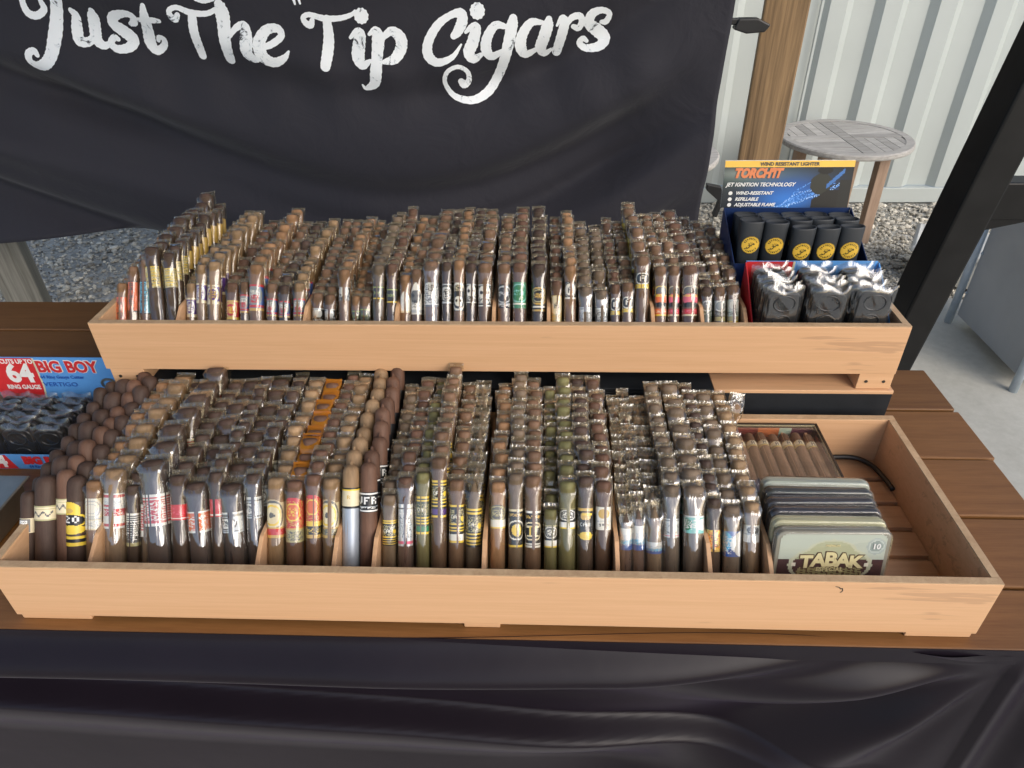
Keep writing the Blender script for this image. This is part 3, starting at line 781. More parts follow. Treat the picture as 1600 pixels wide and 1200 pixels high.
# ------------------------------------------------------------------ printed cigar bands as small colour grids
K = dict(k=(.012, .012, .014), w=(.80, .80, .77), c=(.72, .64, .44), g=(.60, .40, .10), y=(.80, .58, .06), r=(.56, .025, .03), o=(.72, .14, .035),
         b=(.03, .10, .38), l=(.10, .45, .72), p=(.09, .035, .26), s=(.50, .54, .58), d=(.12, .12, .12), n=(.03, .22, .10), i=(.30, .38, .06),
         m=(.07, .09, .07), x=(.78, .13, .22), t=(.22, .55, .52), e=(.25, .28, .30), f=(.56, .66, .62), v=(.45, .42, .22))
GL = {'A': '010101111101101', 'C': '011100100100011', 'M': '101111111101101', 'H': '101101111101101', 'O': '010101101101010', 'J': '001001001101010',
      'F': '111100110100100', 'R': '110101110101101', '2': '110001010100111', '0': '010101101101010', 'N': '110101101101101', 'B': '110101110101110',
      'I': '111010010010111', 'L': '100100100100111', 'T': '111010010010010', 'S': '011100010001110', 'E': '111100110100111', 'U': '101101101101111',
      'K': '101101110101101', 'P': '110101110100100', 'D': '110101101101110', 'G': '011100101101011', "'": '010010000000000', '6': '011100111101111', '9': '111101111001110'}
DES = {
 'seal': [('bg', 'c'), ('rect', .15, .05, .7, .95, 'd'), ('rect', .22, .15, .62, .85, 'w'), ('sp', .25, .2, .6, .8, 'd', .35)],
 'script': [('bg', 'c'), ('h', 0, .1, 'v'), ('h', .18, .24, 'v'), ('h', .9, 1, 'v'), ('wave', .2, .8, .55, 'd')],
 'twenty': [('bg', 'T'), ('el', .45, .2, .3, .2, 'y'), ('el', .45, .2, .10, .06, 'g'), ('el', .5, .42, .42, .17, 'y'), ('el', .5, .42, .36, .13, 'k'), ('tx', '20', .5, .41, 'w', 2), ('el', .5, .63, .4, .1, 'y'), ('h', .78, .84, 'y'), ('h', .84, .92, 'k'), ('h', .92, 1, 'y')],
 'whitecirc': [('bg', 'c'), ('el', .5, .33, .40, .34, 'w'), ('ri', .5, .33, .33, .27, 's'), ('ri', .5, .33, .2, .16, 's'), ('h', .62, .66, 's'), ('h', .68, .95, 'w'), ('sp', .1, .7, .9, .92, 's', .4)],
 'redstripe': [('bg', 'w'), ('h', .04, .12, 'r'), ('h', .86, .95, 'r'), ('sp', .05, .2, .95, .5, 's', .3), ('rect', .1, .45, .9, .64, 'r'), ('sp', .15, .48, .85, .62, 'w', .35), ('rect', .1, .32, .5, .38, 'r')],
 'barcode': [('bg', 'd'), ('h', 0, .06, 'w'), ('hl', .1, .85, 'w', 11), ('sp', .05, .25, .95, .85, 'k', .5), ('h', .9, 1, 'v')],
 'redline': [('bg', 'w'), ('hl', .1, .85, 'r', 9), ('sp', .2, .3, .8, .7, 'r', .5)],
 'redwhite': [('bg', 'r'), ('h', 0, .09, 'w'), ('h', .91, 1, 'w'), ('hl', .14, .88, 'w', 10), ('rect', .25, .2, .75, .85, 'r'), ('sp', .22, .22, .78, .82, 'w', .4)],
 'redplain': [('bg', 'r'), ('h', .85, .92, 'w'), ('sp', .1, .1, .9, .6, 'x', .15)],
 'orangeb': [('bg', 'o'), ('h', 0, .08, 'w'), ('sp', .1, .2, .9, .9, 'w', .25), ('h', .9, 1, 'w')],  # white flecks paint the reflection lying over the orange band
 'greyb': [('bg', 's'), ('h', 0, .08, 'w'), ('h', .12, .2, 'd'), ('el', .4, .55, .28, .3, 'd'), ('el', .4, .55, .22, .24, 'w'), ('sp', .25, .4, .6, .7, 'd', .4), ('h', .88, .94, 'd')],
 'rosered': [('bg', 'T'), ('h', .1, .72, 'c'), ('el', .45, .42, .42, .40, 'c'), ('ri', .45, .42, .40, .38, 'd'), ('el', .45, .42, .27, .27, 'y'), ('el', .45, .42, .22, .22, 'c'), ('el', .45, .42, .07, .07, 'd'), ('h', .72, .77, 'g'), ('h', .77, .93, 'r'), ('h', .93, 1, 'g')],
 'rosedark': [('bg', 'T'), ('h', .1, .72, 'c'), ('el', .45, .42, .42, .40, 'c'), ('ri', .45, .42, .40, .38, 'd'), ('el', .45, .42, .27, .27, 'y'), ('el', .45, .42, .22, .22, 'c'), ('el', .45, .42, .07, .07, 'd'), ('h', .72, .77, 'g'), ('h', .77, .93, 'd'), ('sp', .1, .79, .9, .91, 'v', .35), ('h', .93, 1, 'g')],
 'redoval': [('bg', 'T'), ('h', .1, .7, 'r'), ('el', .5, .3, .48, .3, 'r'), ('sp', .1, .08, .9, .68, 'g', .3), ('el', .5, .32, .25, .2, 'o'), ('ri', .5, .32, .25, .2, 'y'), ('sp', .38, .22, .62, .42, 'y', .35), ('h', .68, .72, 'g'), ('h', .72, 1, 'v'), ('sp', .1, .75, .9, .95, 'd', .45)],
 'redovalk': [('bg', 'T'), ('h', .1, .6, 'r'), ('el', .5, .3, .48, .3, 'r'), ('sp', .1, .08, .9, .6, 'g', .3), ('el', .5, .28, .25, .18, 'o'), ('ri', .5, .28, .25, .18, 'y'), ('h', .6, .72, 'y'), ('h', .72, .92, 'k'), ('sp', .1, .75, .9, .9, 'y', .3), ('h', .92, 1, 'g')],
 'foil': [('bg', 'c'), ('h', 0, .07, 'k'), ('h', .07, .13, 'y'), ('h', .9, 1, 'k'), ('tx', 'R', .5, .45, 'g', 1)],
 'jfr': [('bg', 'k'), ('h', .04, .1, 'w'), ('h', .9, .97, 'w'), ('tx', 'JFR', .5, .42, 'w', 2), ('h', .72, .75, 's'), ('sp', .2, .74, .8, .82, 'w', .5)],
 'blackgold': [('bg', 'k'), ('h', 0, .05, 'y'), ('h', .1, .15, 'y'), ('sp', .1, .2, .9, .6, 'v', .35), ('tx', 'CA', .45, .42, 'w', 1), ('el', .75, .45, .1, .08, 'y'), ('hl', .64, 1, 'y', 4)],
 'silverb': [('bg', 's'), ('vl', .1, .9, 'w', 5), ('h', .08, .12, 'd'), ('h', .2, .24, 'w'), ('sp', .2, .3, .8, .8, 'd', .25), ('h', .88, .94, 'x')],  # silver band; white streaks paint the bright reflection of its sleeve
 'silverc': [('bg', 's'), ('h', 0, .1, 'w'), ('el', .5, .55, .35, .38, 'e'), ('ri', .5, .55, .35, .38, 'w'), ('sp', .3, .35, .7, .75, 'w', .4)],
 'blackgreen': [('bg', 'm'), ('h', 0, .05, 'y'), ('h', .1, .14, 'y'), ('sp', .1, .2, .9, .5, 'v', .4), ('tx', 'CA', .45, .36, 'w', 1), ('hl', .54, .78, 'y', 3), ('h', .8, .92, 'n'), ('h', .95, 1, 'y')],
 'blackpurple': [('bg', 'k'), ('h', 0, .05, 'y'), ('h', .09, .13, 'y'), ('sp', .1, .18, .9, .5, 'v', .4), ('tx', 'CA', .45, .34, 'w', 1), ('el', .75, .36, .1, .07, 'y'), ('hl', .5, .75, 'y', 3), ('h', .77, .92, 'p'), ('h', .95, 1, 'y')],
 'blackwhite': [('bg', 'k'), ('h', 0, .05, 'y'), ('sp', .1, .12, .9, .5, 'v', .4), ('tx', 'CA', .45, .32, 'w', 1), ('el', .75, .36, .1, .07, 'y'), ('hl', .5, .75, 'y', 3), ('h', .78, .95, 'w'), ('h', .95, 1, 'y')],
 'greyemb': [('bg', 'T'), ('h', .15, .65, 'd'), ('el', .5, .35, .38, .34, 'd'), ('ri', .5, .35, .34, .3, 'v'), ('sp', .3, .2, .7, .5, 'v', .45), ('h', .65, .95, 'w'), ('h', .95, 1, 'y')],
 'helmet': [('bg', 'k'), ('h', 0, .06, 'c'), ('sp', .2, .12, .8, .2, 'g', .6), ('ri', .55, .55, .38, .26, 'w'), ('el', .55, .55, .16, .16, 'y'), ('rect', .5, .38, .6, .48, 'c'), ('rect', .53, .55, .58, .7, 'k'), ('h', .94, 1, 'y')],
 'column': [('bg', 'k'), ('h', 0, .06, 'w'), ('sp', .2, .12, .8, .2, 'g', .6), ('el', .5, .55, .42, .26, 'k'), ('ri', .5, .55, .42, .26, 'c'), ('rect', .26, .4, .74, .46, 'c'), ('rect', .4, .42, .6, .7, 'y'), ('rect', .46, .44, .49, .7, 'k'), ('rect', .3, .66, .7, .7, 'c'), ('h', .88, .92, 'w'), ('h', .95, 1, 'w')],
 'blackwhit2': [('bg', 'k'), ('h', 0, .05, 'v'), ('el', .5, .32, .34, .28, 'd'), ('ri', .5, .32, .32, .26, 'w'), ('sp', .35, .2, .65, .45, 'w', .45), ('h', .68, .94, 'w'), ('h', .94, 1, 'y')],
 'bird': [('bg', 'k'), ('h', 0, .08, 'g'), ('el', .5, .25, .16, .12, 'g'), ('rect', .4, .17, .75, .22, 'y'), ('tx', 'CAB', .5, .52, 's', 1), ('h', .85, .89, 'g'), ('el', .52, .87, .22, .13, 'y')],
 'creamsq': [('bg', 'c'), ('rect', .1, 0, .9, 1, 'w'), ('el', .5, .3, .18, .2, 'g'), ('sp', .2, .58, .8, .66, 's', .5), ('sp', .35, .72, .65, .84, 'd', .5)],
 'bluewhite': [('bg', 'w'), ('h', .55, .75, 'l'), ('h', .75, 1, 'b'), ('sp', 0, .3, 1, .8, 's', .4)],
 'tealb': [('bg', 't'), ('h', 0, .07, 'w'), ('el', .25, .5, .2, .35, 'n'), ('el', .72, .5, .2, .35, 'w'), ('sp', .1, .2, .9, .8, 'w', .35)],
 'yellowart': [('bg', 'y'), ('sp', 0, 0, 1, 1, 'o', .35), ('sp', 0, .2, 1, 1, 'k', .22), ('h', .9, 1, 'g')],
 'blueart': [('bg', 'b'), ('el', .25, .4, .25, .4, 'l'), ('el', .75, .5, .3, .5, 'w'), ('sp', 0, .2, 1, .9, 'w', .25)],
 'whitearrow': [('bg', 'w'), ('h', 0, .06, 'c'), ('el', .5, .3, .2, .22, 'd'), ('sp', .4, .2, .6, .4, 'w', .5), ('h', .5, .56, 's')],
 'camo': [('bg', 'o'), ('h', 0, .03, 'k'), ('h', .97, 1, 'k'), ('vt', 'CAMACHO', .36, 'k')],
 'camb': [('bg', 'l'), ('h', 0, .03, 'k'), ('h', .97, 1, 'k'), ('vt', 'CAMACHO', .36, 'k')],
 'goldlat': [('bg', 'v'), ('hl', 0, 1, 'y', 7), ('sp', 0, 0, 1, 1, 'c', .3), ('sp', 0, 0, 1, 1, 'k', .12)],
 'purple': [('bg', 'p'), ('h', 0, .08, 'c'), ('el', .5, .5, .3, .36, 's'), ('el', .5, .5, .2, .28, 'p'), ('sp', .35, .3, .65, .7, 'w', .5), ('h', .86, 1, 'c')],
 'purpleg': [('bg', 'p'), ('h', 0, .1, 'c'), ('el', .5, .5, .32, .38, 'c'), ('el', .5, .5, .2, .28, 'p'), ('sp', .35, .3, .65, .7, 'y', .5), ('h', .84, 1, 'c')],
 'redcrest': [('bg', 'r'), ('h', 0, .08, 'g'), ('el', .5, .5, .34, .4, 'g'), ('el', .5, .5, .24, .3, 'r'), ('sp', .3, .3, .7, .7, 'y', .5), ('h', .88, 1, 'y')],
 'bluered': [('bg', 'b'), ('h', 0, .1, 'r'), ('el', .5, .42, .36, .36, 'e'), ('sp', .3, .2, .7, .5, 'w', .5), ('sp', .35, .4, .65, .7, 'r', .6), ('h', .78, .86, 'r'), ('h', .9, 1, 'g')],
 'eagle': [('bg', 'k'), ('el', .5, .3, .3, .25, 's'), ('rect', .44, .1, .56, .7, 'w'), ('sp', .1, .5, .9, 1, 's', .35), ('h', 0, .06, 's')],
 'limeb': [('bg', 'm'), ('h', .05, .13, 'i'), ('tx', 'LLI', .5, .45, 'i', 1), ('h', .85, .95, 'i')],
 'limebt': [('bg', 'k'), ('h', .04, .12, 'i'), ('tx', 'NOR', .5, .5, 'i', 1), ('h', .86, .96, 'y')],
 'conew': [('bg', 'w'), ('tri', 'T'), ('sp', .2, .4, .8, .8, 's', .3), ('h', .93, 1, 'c')],
 'skullw': [('bg', 'w'), ('tri', 'T'), ('el', .5, .45, .3, .2, 'd'), ('el', .38, .42, .08, .06, 'k'), ('el', .62, .42, .08, .06, 'k'), ('sp', .25, .55, .75, .8, 'k', .4), ('h', .85, .95, 's')],
 'whiteblk': [('bg', 'd'), ('el', .5, .45, .42, .45, 'w'), ('sp', .15, .1, .85, .85, 'k', .4), ('h', .88, .93, 'w')],
 'skullk': [('bg', 'k'), ('h', 0, .06, 's'), ('el', .5, .5, .34, .36, 's'), ('el', .52, .55, .26, .28, 'k'), ('sp', .3, .3, .8, .8, 'w', .25), ('h', .92, 1, 's')],
 'skullc': [('bg', 'k'), ('h', 0, .05, 'T'), ('sp', .25, .05, .75, .3, 'c', .5), ('el', .5, .66, .2, .17, 'w'), ('el', .42, .64, .06, .05, 'k'), ('el', .58, .64, .06, .05, 'k'), ('ri', .5, .5, .48, .49, 'w')],
 'skullk2': [('bg', 'k'), ('h', 0, .05, 's'), ('el', .5, .35, .28, .28, 'w'), ('el', .4, .36, .08, .08, 'k'), ('el', .6, .36, .08, .08, 'k'), ('sp', .2, .5, .8, .85, 'w', .5), ('h', .92, .97, 'w')],
 'circk': [('bg', 'k'), ('ri', .5, .42, .42, .36, 's'), ('sp', .25, .3, .75, .5, 's', .5), ('h', .8, .84, 's'), ('sp', 0, .86, 1, .92, 'w', .5)],
 'circg': [('bg', 'n'), ('el', .5, .42, .42, .36, 'n'), ('ri', .5, .42, .42, .36, 't'), ('sp', .25, .3, .75, .5, 't', .4), ('h', .8, .86, 'w'), ('h', .92, 1, 'n')],
 'circo': [('bg', 'k'), ('ri', .5, .4, .42, .34, 'g'), ('ri', .5, .4, .3, .25, 'v'), ('sp', .3, .3, .7, .5, 'g', .5), ('h', .78, .85, 'w'), ('h', .92, 1, 'g')],
 'acream': [('bg', 'g'), ('el', .5, .35, .46, .34, 'c'), ('tx', 'A', .5, .38, 'd', 2), ('hl', .7, 1, 'v', 3)],
 'ablack': [('bg', 'k'), ('el', .5, .45, .36, .42, 'w'), ('el', .5, .45, .3, .35, 'w'), ('tx', 'A', .5, .47, 'k', 2), ('ri', .5, .45, .34, .4, 'k'), ('h', .9, 1, 'w')],
 'ayellow': [('bg', 'd'), ('el', .5, .36, .36, .36, 'k'), ('ri', .5, .36, .36, .36, 'w'), ('tx', 'A', .5, .34, 'w', 2), ('h', .72, .95, 'y'), ('sp', .1, .78, .9, .88, 'v', .4)],
 'hato': [('bg', 'T'), ('el', .5, .2, .36, .17, 'd'), ('ri', .5, .2, .36, .17, 'y'), ('h', .28, .72, 'k'), ('el', .5, .45, .36, .17, 'o'), ('sp', .15, .3, .85, .38, 'y', .6), ('el', .5, .62, .28, .06, 'k'), ('h', .76, .94, 'o'), ('sp', .1, .8, .9, .9, 'c', .35), ('h', .95, 1, 'y')],
 'hatp': [('bg', 'T'), ('el', .5, .2, .36, .17, 'd'), ('ri', .5, .2, .36, .17, 'c'), ('h', .28, .72, 'k'), ('el', .5, .45, .36, .17, 'x'), ('sp', .15, .3, .85, .38, 'y', .6), ('el', .5, .62, .28, .06, 'k'), ('h', .76, .94, 'r'), ('sp', .1, .8, .9, .9, 'x', .4), ('h', .95, 1, 'c')],
 'grn1': [('bg', 'm'), ('el', .5, .25, .3, .25, 'd'), ('ri', .5, .25, .3, .25, 's'), ('sp', .1, .55, .9, .7, 's', .3)],
 'grn2': [('bg', 'd'), ('h', 0, .45, 's'), ('el', .5, .25, .3, .25, 'e'), ('ri', .5, .25, .3, .25, 'w'), ('sp', .1, .55, .9, .7, 's', .4), ('h', .75, .95, 'v')],
 'grn3': [('bg', 'f'), ('el', .5, .25, .34, .25, 'w'), ('ri', .5, .25, .3, .22, 's'), ('sp', .1, .52, .9, .68, 'd', .4), ('h', .75, .95, 'v'), ('h', .95, 1, 'y')],
}
WR = dict(dk=(.060, .037, .028), rd=(.125, .066, .043), br=(.16, .092, .056), gy=(.15, .108, .074), tn=(.26, .168, .092), **{'or': (.25, .138, .070)}, ol=(.15, .14, .058))
def paint(design, nx, ny, under):
    rs = np.random.default_rng(sum(map(ord, design)))
    k = dict(K); k['T'] = under
    im = np.zeros((ny, nx, 3)); Y, X = np.mgrid[0:ny, 0:nx]; X = (X + .5) / nx; Y = (Y + .5) / ny
    for o in DES[design]:
        if o[0] == 'bg': im[:] = k[o[1]]
        elif o[0] == 'h': im[(Y >= o[1]) & (Y < max(o[2], o[1] + 1.01 / ny))] = k[o[3]]
        elif o[0] == 'rect': im[(X >= o[1]) & (X < o[3]) & (Y >= o[2]) & (Y < o[4])] = k[o[5]]
        elif o[0] == 'el': im[((X - o[1]) / o[3]) ** 2 + ((Y - o[2]) / o[4]) ** 2 < 1] = k[o[5]]
        elif o[0] == 'ri':
            q = np.sqrt(((X - o[1]) / o[3]) ** 2 + ((Y - o[2]) / o[4]) ** 2); im[(q < 1) & (q > .84)] = k[o[5]]
        elif o[0] == 'sp': im[(X >= o[1]) & (X < o[3]) & (Y >= o[2]) & (Y < o[4]) & (rs.random((ny, nx)) < o[6])] = k[o[5]]
        elif o[0] == 'hl':
            q = (Y - o[1]) / (o[2] - o[1]); im[(q >= 0) & (q < 1) & ((q * o[4]) % 1 < .45)] = k[o[3]]
        elif o[0] == 'vl': im[((X * o[4]) % 1 < .4)] = k[o[3]]
        elif o[0] == 'wave': im[(X > o[1]) & (X < o[2]) & (abs(Y - o[3] - .14 * np.sin(X * 30)) < .07)] = k[o[4]]
        elif o[0] == 'tri': im[(Y < .35) & (Y < .7 * abs(X - .5) * 1.6)] = k[o[1]]
        elif o[0] == 'tx':
            s, cx, cy, c, z = o[1:]; w = (len(s) * 4 - 1) * z; x0 = int(cx * nx - w / 2); y0 = int(cy * ny - 2.5 * z)
            for i, ch in enumerate(s):
                for q in range(15):
                    if GL[ch][q] == '1':
                        a, b_ = x0 + (i * 4 + q % 3) * z, y0 + (q // 3) * z
                        im[max(b_, 0):b_ + z, max(a, 0):a + z] = k[c]
        elif o[0] == 'vt':          # reads upwards
            s, cx, c = o[1:]; n = len(s) * 4 - 1; z = ny * .86 / n
            for yy in range(ny):
                u = (ny * .93 - yy) / z; i = int(u // 4); q = int(u % 4)
                if u < 0 or i >= len(s) or q > 2: continue
                for r_ in range(5):
                    if GL[s[i]][r_ * 3 + q] == '1': im[yy, int(cx * nx) + r_ * 2:int(cx * nx) + r_ * 2 + 2] = k[c]
    return im
def band_mesh(name, design, R, s0, s1, under, e=2.0):
    def sup(a):
        c, s_ = math.sin(a), -math.cos(a)
        return (math.copysign(abs(c) ** (2 / e), c) * R, math.copysign(abs(s_) ** (2 / e), s_) * R)
    nx = 34; ny = max(6, int((s1 - s0) / .0010)); im = paint(design, nx, ny, under)
    g = MB(); A = math.radians(104); vs = []; fs = []; cs = []
    for j in range(ny + 1):
        z = s1 + (s0 - s1) * j / ny
        for i in range(nx + 1):
            a = -A + 2 * A * i / nx; vs.append((*sup(a), z))
    for j in range(ny):
        for i in range(nx):
            fs.append((j * (nx + 1) + i, (j + 1) * (nx + 1) + i, (j + 1) * (nx + 1) + i + 1, j * (nx + 1) + i + 1)); cs.append(tuple(im[j, i]))
    g.add(vs, fs, 0, True, None, cs)
    o = len(vs); vs2 = []; bc = tuple(im[ny // 2, 0])
    for z in (s1, s0):
        for i in range(9):
            a = A + (2 * math.pi - 2 * A) * i / 8; vs2.append((*sup(a), z))
    g.add(vs2, [(i, 9 + i, 10 + i, i + 1) for i in range(8)], 0, True, bc)
    return g.mesh(name, M['print'])

# ------------------------------------------------------------------ cigar shapes
def body_rings(L, R, style, n=14):
    if style == 't': prof = [(0, .93), (.004, 1), (L * .5, 1.02), (L - .046, 1), (L - .03, .84), (L - .015, .55), (L - .004, .24), (L, .08)]
    else:
        prof = [(0, .93), (.004, 1), (L * .5, 1.02), (L - 1.1 * R, 1), (L - .62 * R, .94), (L - .32 * R, .80), (L - .12 * R, .56), (L - .02 * R, .28)] if style in 'np' else [(0, .93), (.004, 1), (L * .5, 1.0), (L - .75 * R, 1), (L - .34 * R, .97), (L - .13 * R, .88), (L - .02 * R, .66)]
        if style == 'p': prof += [(L, .2), (L + .004, .17), (L + .0055, .06)]
        else: prof += [(L, .06 if style == 'n' else .3)]
    e = 2.0 if style in 'npt' else 2.9
    def sup(a, R_): return (math.copysign(abs(math.cos(a)) ** (2 / e), math.cos(a)) * R_, math.copysign(abs(math.sin(a)) ** (2 / e), math.sin(a)) * R_)
    return [[(*sup(2 * math.pi * (k + .5) / n, q * R), z) for k in range(n)] for z, q in prof]
def sleeve_rings(L, Lc, R, seed, n=20, wide=1.14):
    rs = np.random.default_rng(seed); out = []
    Wd = R * wide + .0008
    sp_ = rs.uniform(-.0016, .0016); lean = rs.uniform(-.12, .12)
    prof = [0, .15 * L, .35 * L, .55 * L, Lc - .045, Lc - .030, Lc - .018, Lc - .010, Lc - .004, Lc + .0005, L - .0032, L - .0028, L]
    for i, z in enumerate(prof):
        t = smooth(Lc - .035, Lc - .004, z); sq = 2.1 + 4.5 * t
        e = smooth(Lc - .010, L - .0032, z)
        hd = (R + .0016) * (1 - e) + .0007 * e; cy = (R * .62 + sp_) * e
        hw = Wd * (1 + .03 * t)
        zz = z
        if z >= L - .003: cy += (z - L + .0032) * (.25 + lean)
        r_ = []
        for k in range(n):
            a = 2 * math.pi * (k + .5) / n; c, s = math.cos(a), math.sin(a)
            x = math.copysign(abs(c) ** (2 / sq), c) * hw; y = math.copysign(abs(s) ** (2 / sq), s) * hd
            w = .0009 * (1 - .5 * e)
            r_.append((x + rs.normal(0, w * .55), y + cy + (rs.normal(0, w * .7) if e < .9 else 0), zz + (rs.normal(0, .0006) if i > 9 else 0) + x * lean * .25 * e))
        out.append(r_)
    return out
def sleeve_mesh(name, L, Lc, R, seed, mtl):
    g = MB(); q = sleeve_rings(L, Lc, R, seed); g.rings(q[:9], 0, True, None, False, False); g.rings(q[8:], 1, True, None, False, False); return g.mesh(name, [mtl, M['crimp'] if mtl != M['amber'] else mtl])

LEAN = math.radians(34)
SHINY = ('redwhite', 'orangeb', 'greyb', 'silverb', 'silverc', 'tealb', 'blueart', 'whitearrow', 'bluewhite', 'whiteblk', 'redstripe')
ORD = ['front', 'next', 'second', 'third']
bulk = MB()
BULKM = [M['tobacco'], M['film'], M['amber'], M['print'], M['crimp']]
def apply(R3, loc, rings): return [[tuple(R3 @ Vector(p) + loc) for p in r] for r in rings]
def columns(cols, y0, z0, keep, back, group, LMAX):
    for ci, (xm, dia, Lm, wr, sty, b0, b1, des, tilt, desc) in enumerate(cols):
        R = dia / 2000 * (.985 if sty in 'np' else .82); x = xm / 1000; L = Lm / 1000
        naked = sty in 'np'
        Lc = L if naked else L - (.008 if sty == 't' else .0065)
        colr = WR[wr]
        body = MB(); body.rings(body_rings(Lc, R, sty), 0, True, colr)
        if des == 'limebt':
            for zr in (Lc - .020, Lc - .026):
                body.rings([[(R * 1.02 * math.cos(a), R * 1.02 * math.sin(a), zr + d) for a in np.linspace(0, 6.283, 15)[:-1]] for d in (0, .002)], 0, True, (.45, .33, .1), False, False)
        me_body = body.mesh('cigar_wrapper', M['tobacco'])
        me_band = band_mesh('cigar_band', des, R + .0005, b0 / 1000, b1 / 1000, colr, 2.0 if sty in 'npt' else 2.9)
        me_foil = None
        if des == 'foil':
            g = MB(); g.rings([[((R + .0004) * math.cos(a), (R + .0004) * math.sin(a), z) for a in np.linspace(0, 6.283, 17)[:-1]] for z in (0, b0 / 1000)], 0, True, None, False, False)
            me_foil = g.mesh('foil', M['foil'])
        step = (2 * R + .0010) / math.cos(LEAN)
        rows = int((back - y0 - .006) / step) + 1
        for k in range(rows):
            y = y0 + k * step + (random.uniform(-.0015, .0015) if k else 0)
            xx = x + (random.uniform(-.0014, .0014) if k else 0)
            rot = Euler((-LEAN + (random.uniform(-.03, .03) if k else 0), math.radians(tilt) + (random.uniform(-.018, .018) if k else 0), 0), 'XYZ')
            dL = random.uniform(-.005, .005) + max(0, LMAX - L) * (.35 if sty == 't' else .62) * (k / max(rows - 1, 1)) ** .8 if k else 0
            amber = (des == 'redoval' and k > 0)
            if k < keep:
                lab = desc if k == 0 else (ORD[k] + ' cigar behind the ' + desc)
                o = thing('cigar', lab, 'cigar', (xx, y, z0 + dL), rot, group)
                tw = 0 if k == 0 else random.uniform(-.5, .5)
                link('wrapper_leaf', me_body, o, None, (0, 0, random.uniform(0, 6)))
                link('band', me_band, o, None, (0, 0, tw))
                if me_foil: link('foil', me_foil, o)
                if not naked:
                    sm = sleeve_mesh('sleeve', L, Lc, R, ci * 31 + k + (500 if y0 > .8 else 0), M['amber'] if amber else (M['shiny'] if des in SHINY and k < 2 else M['film']))
                    link('sleeve', sm, o)
            else:
                R3 = rot.to_matrix(); loc = Vector((xx, y, z0 + dL)); f = random.uniform(.8, 1.2)
                bulk.rings(apply(R3, loc, body_rings(Lc, R, sty, 10)), 0, True, tuple(c * f for c in colr))
                if not naked:
                    q = apply(R3, loc, sleeve_rings(L, Lc, R, ci * 77 + k * 5 + 3, 14))
                    bulk.rings(q[:9], 2 if amber else 1, True, None, False, False); bulk.rings(q[8:], 2 if amber else 4, True, None, False, False)
                if des in ('goldlat', 'ayellow', 'redwhite', 'redplain', 'greyb', 'orangeb', 'jfr'):
                    q = {'goldlat': K['g'], 'ayellow': K['y'], 'greyb': K['s'], 'orangeb': K['o'], 'jfr': K['k']}.get(des, K['r'])
                    bulk.rings(apply(R3, loc, [[((R * 1.13 + .0006) * math.cos(a), (R * 1.06 + .0006) * math.sin(a), z) for a in np.linspace(0, 6.283, 13)[:-1]] for z in (b0 / 1000, b1 / 1000)]), 3, True, q, False, False)
M['foil'] = plain('grey_blue_foil', (.40, .45, .52), .35, metal=.3, var=.06)
columns(FRONT, FY + .035, T + .0275, 4, FY + .290, 'cigars standing in the front tray', .176)
columns(REAR, RY + .033, T + .1915, 3, RY + .286, 'cigars standing in the rear tray', .150)
bo = bulk.build('packed_cigars', BULKM)
bo['kind'] = 'stuff'; tag(bo, 'mass of wrapped cigars packed behind the first rows in both trays', 'cigars')
# ================================================================== other goods
INK = {}
def ink(name, col, rough=.4, spec=.5):
    if name not in INK: INK[name] = plain('ink_' + name, col, rough, var=.04, spec=spec)
    return INK[name]
def lettering(s, size, m_, parent, loc, rot=(math.pi / 2, 0, 0), bold=0, shear=0, align='CENTER', sx=1, extrude=.0002):
    cu = bpy.data.curves.new('lettering', 'FONT')
    cu.body = s; cu.size = size; cu.align_x = align; cu.align_y = 'CENTER'; cu.extrude = extrude; cu.offset = bold; cu.shear = shear; cu.resolution_u = 3
    o = bpy.data.objects.new('lettering_source', cu); COL.objects.link(o)
    bpy.context.view_layer.update()
    me = bpy.data.meshes.new_from_object(o.evaluated_get(bpy.context.evaluated_depsgraph_get()))
    bpy.data.objects.remove(o); bpy.data.curves.remove(cu)
    me.materials.clear(); me.materials.append(m_)
    t = link('lettering', me, parent, loc, rot); t.scale = (sx, 1, 1)
    return t
white, red, blue, gold, blk = ink('white', (.82, .82, .80)), ink('red', (.62, .03, .035)), ink('blue', (.02, .10, .42)), ink('gold', (.72, .58, .26)), ink('black', (.01, .01, .012))
orange = ink('orange', (.66, .20, .07)); yellow = ink('yellow', (.82, .50, .07)); sky_blue = ink('skyblue', (.11, .33, .72), .3)
cream = ink('cream', (.66, .62, .42)); dgrey = ink('darkgrey', (.05, .05, .055))

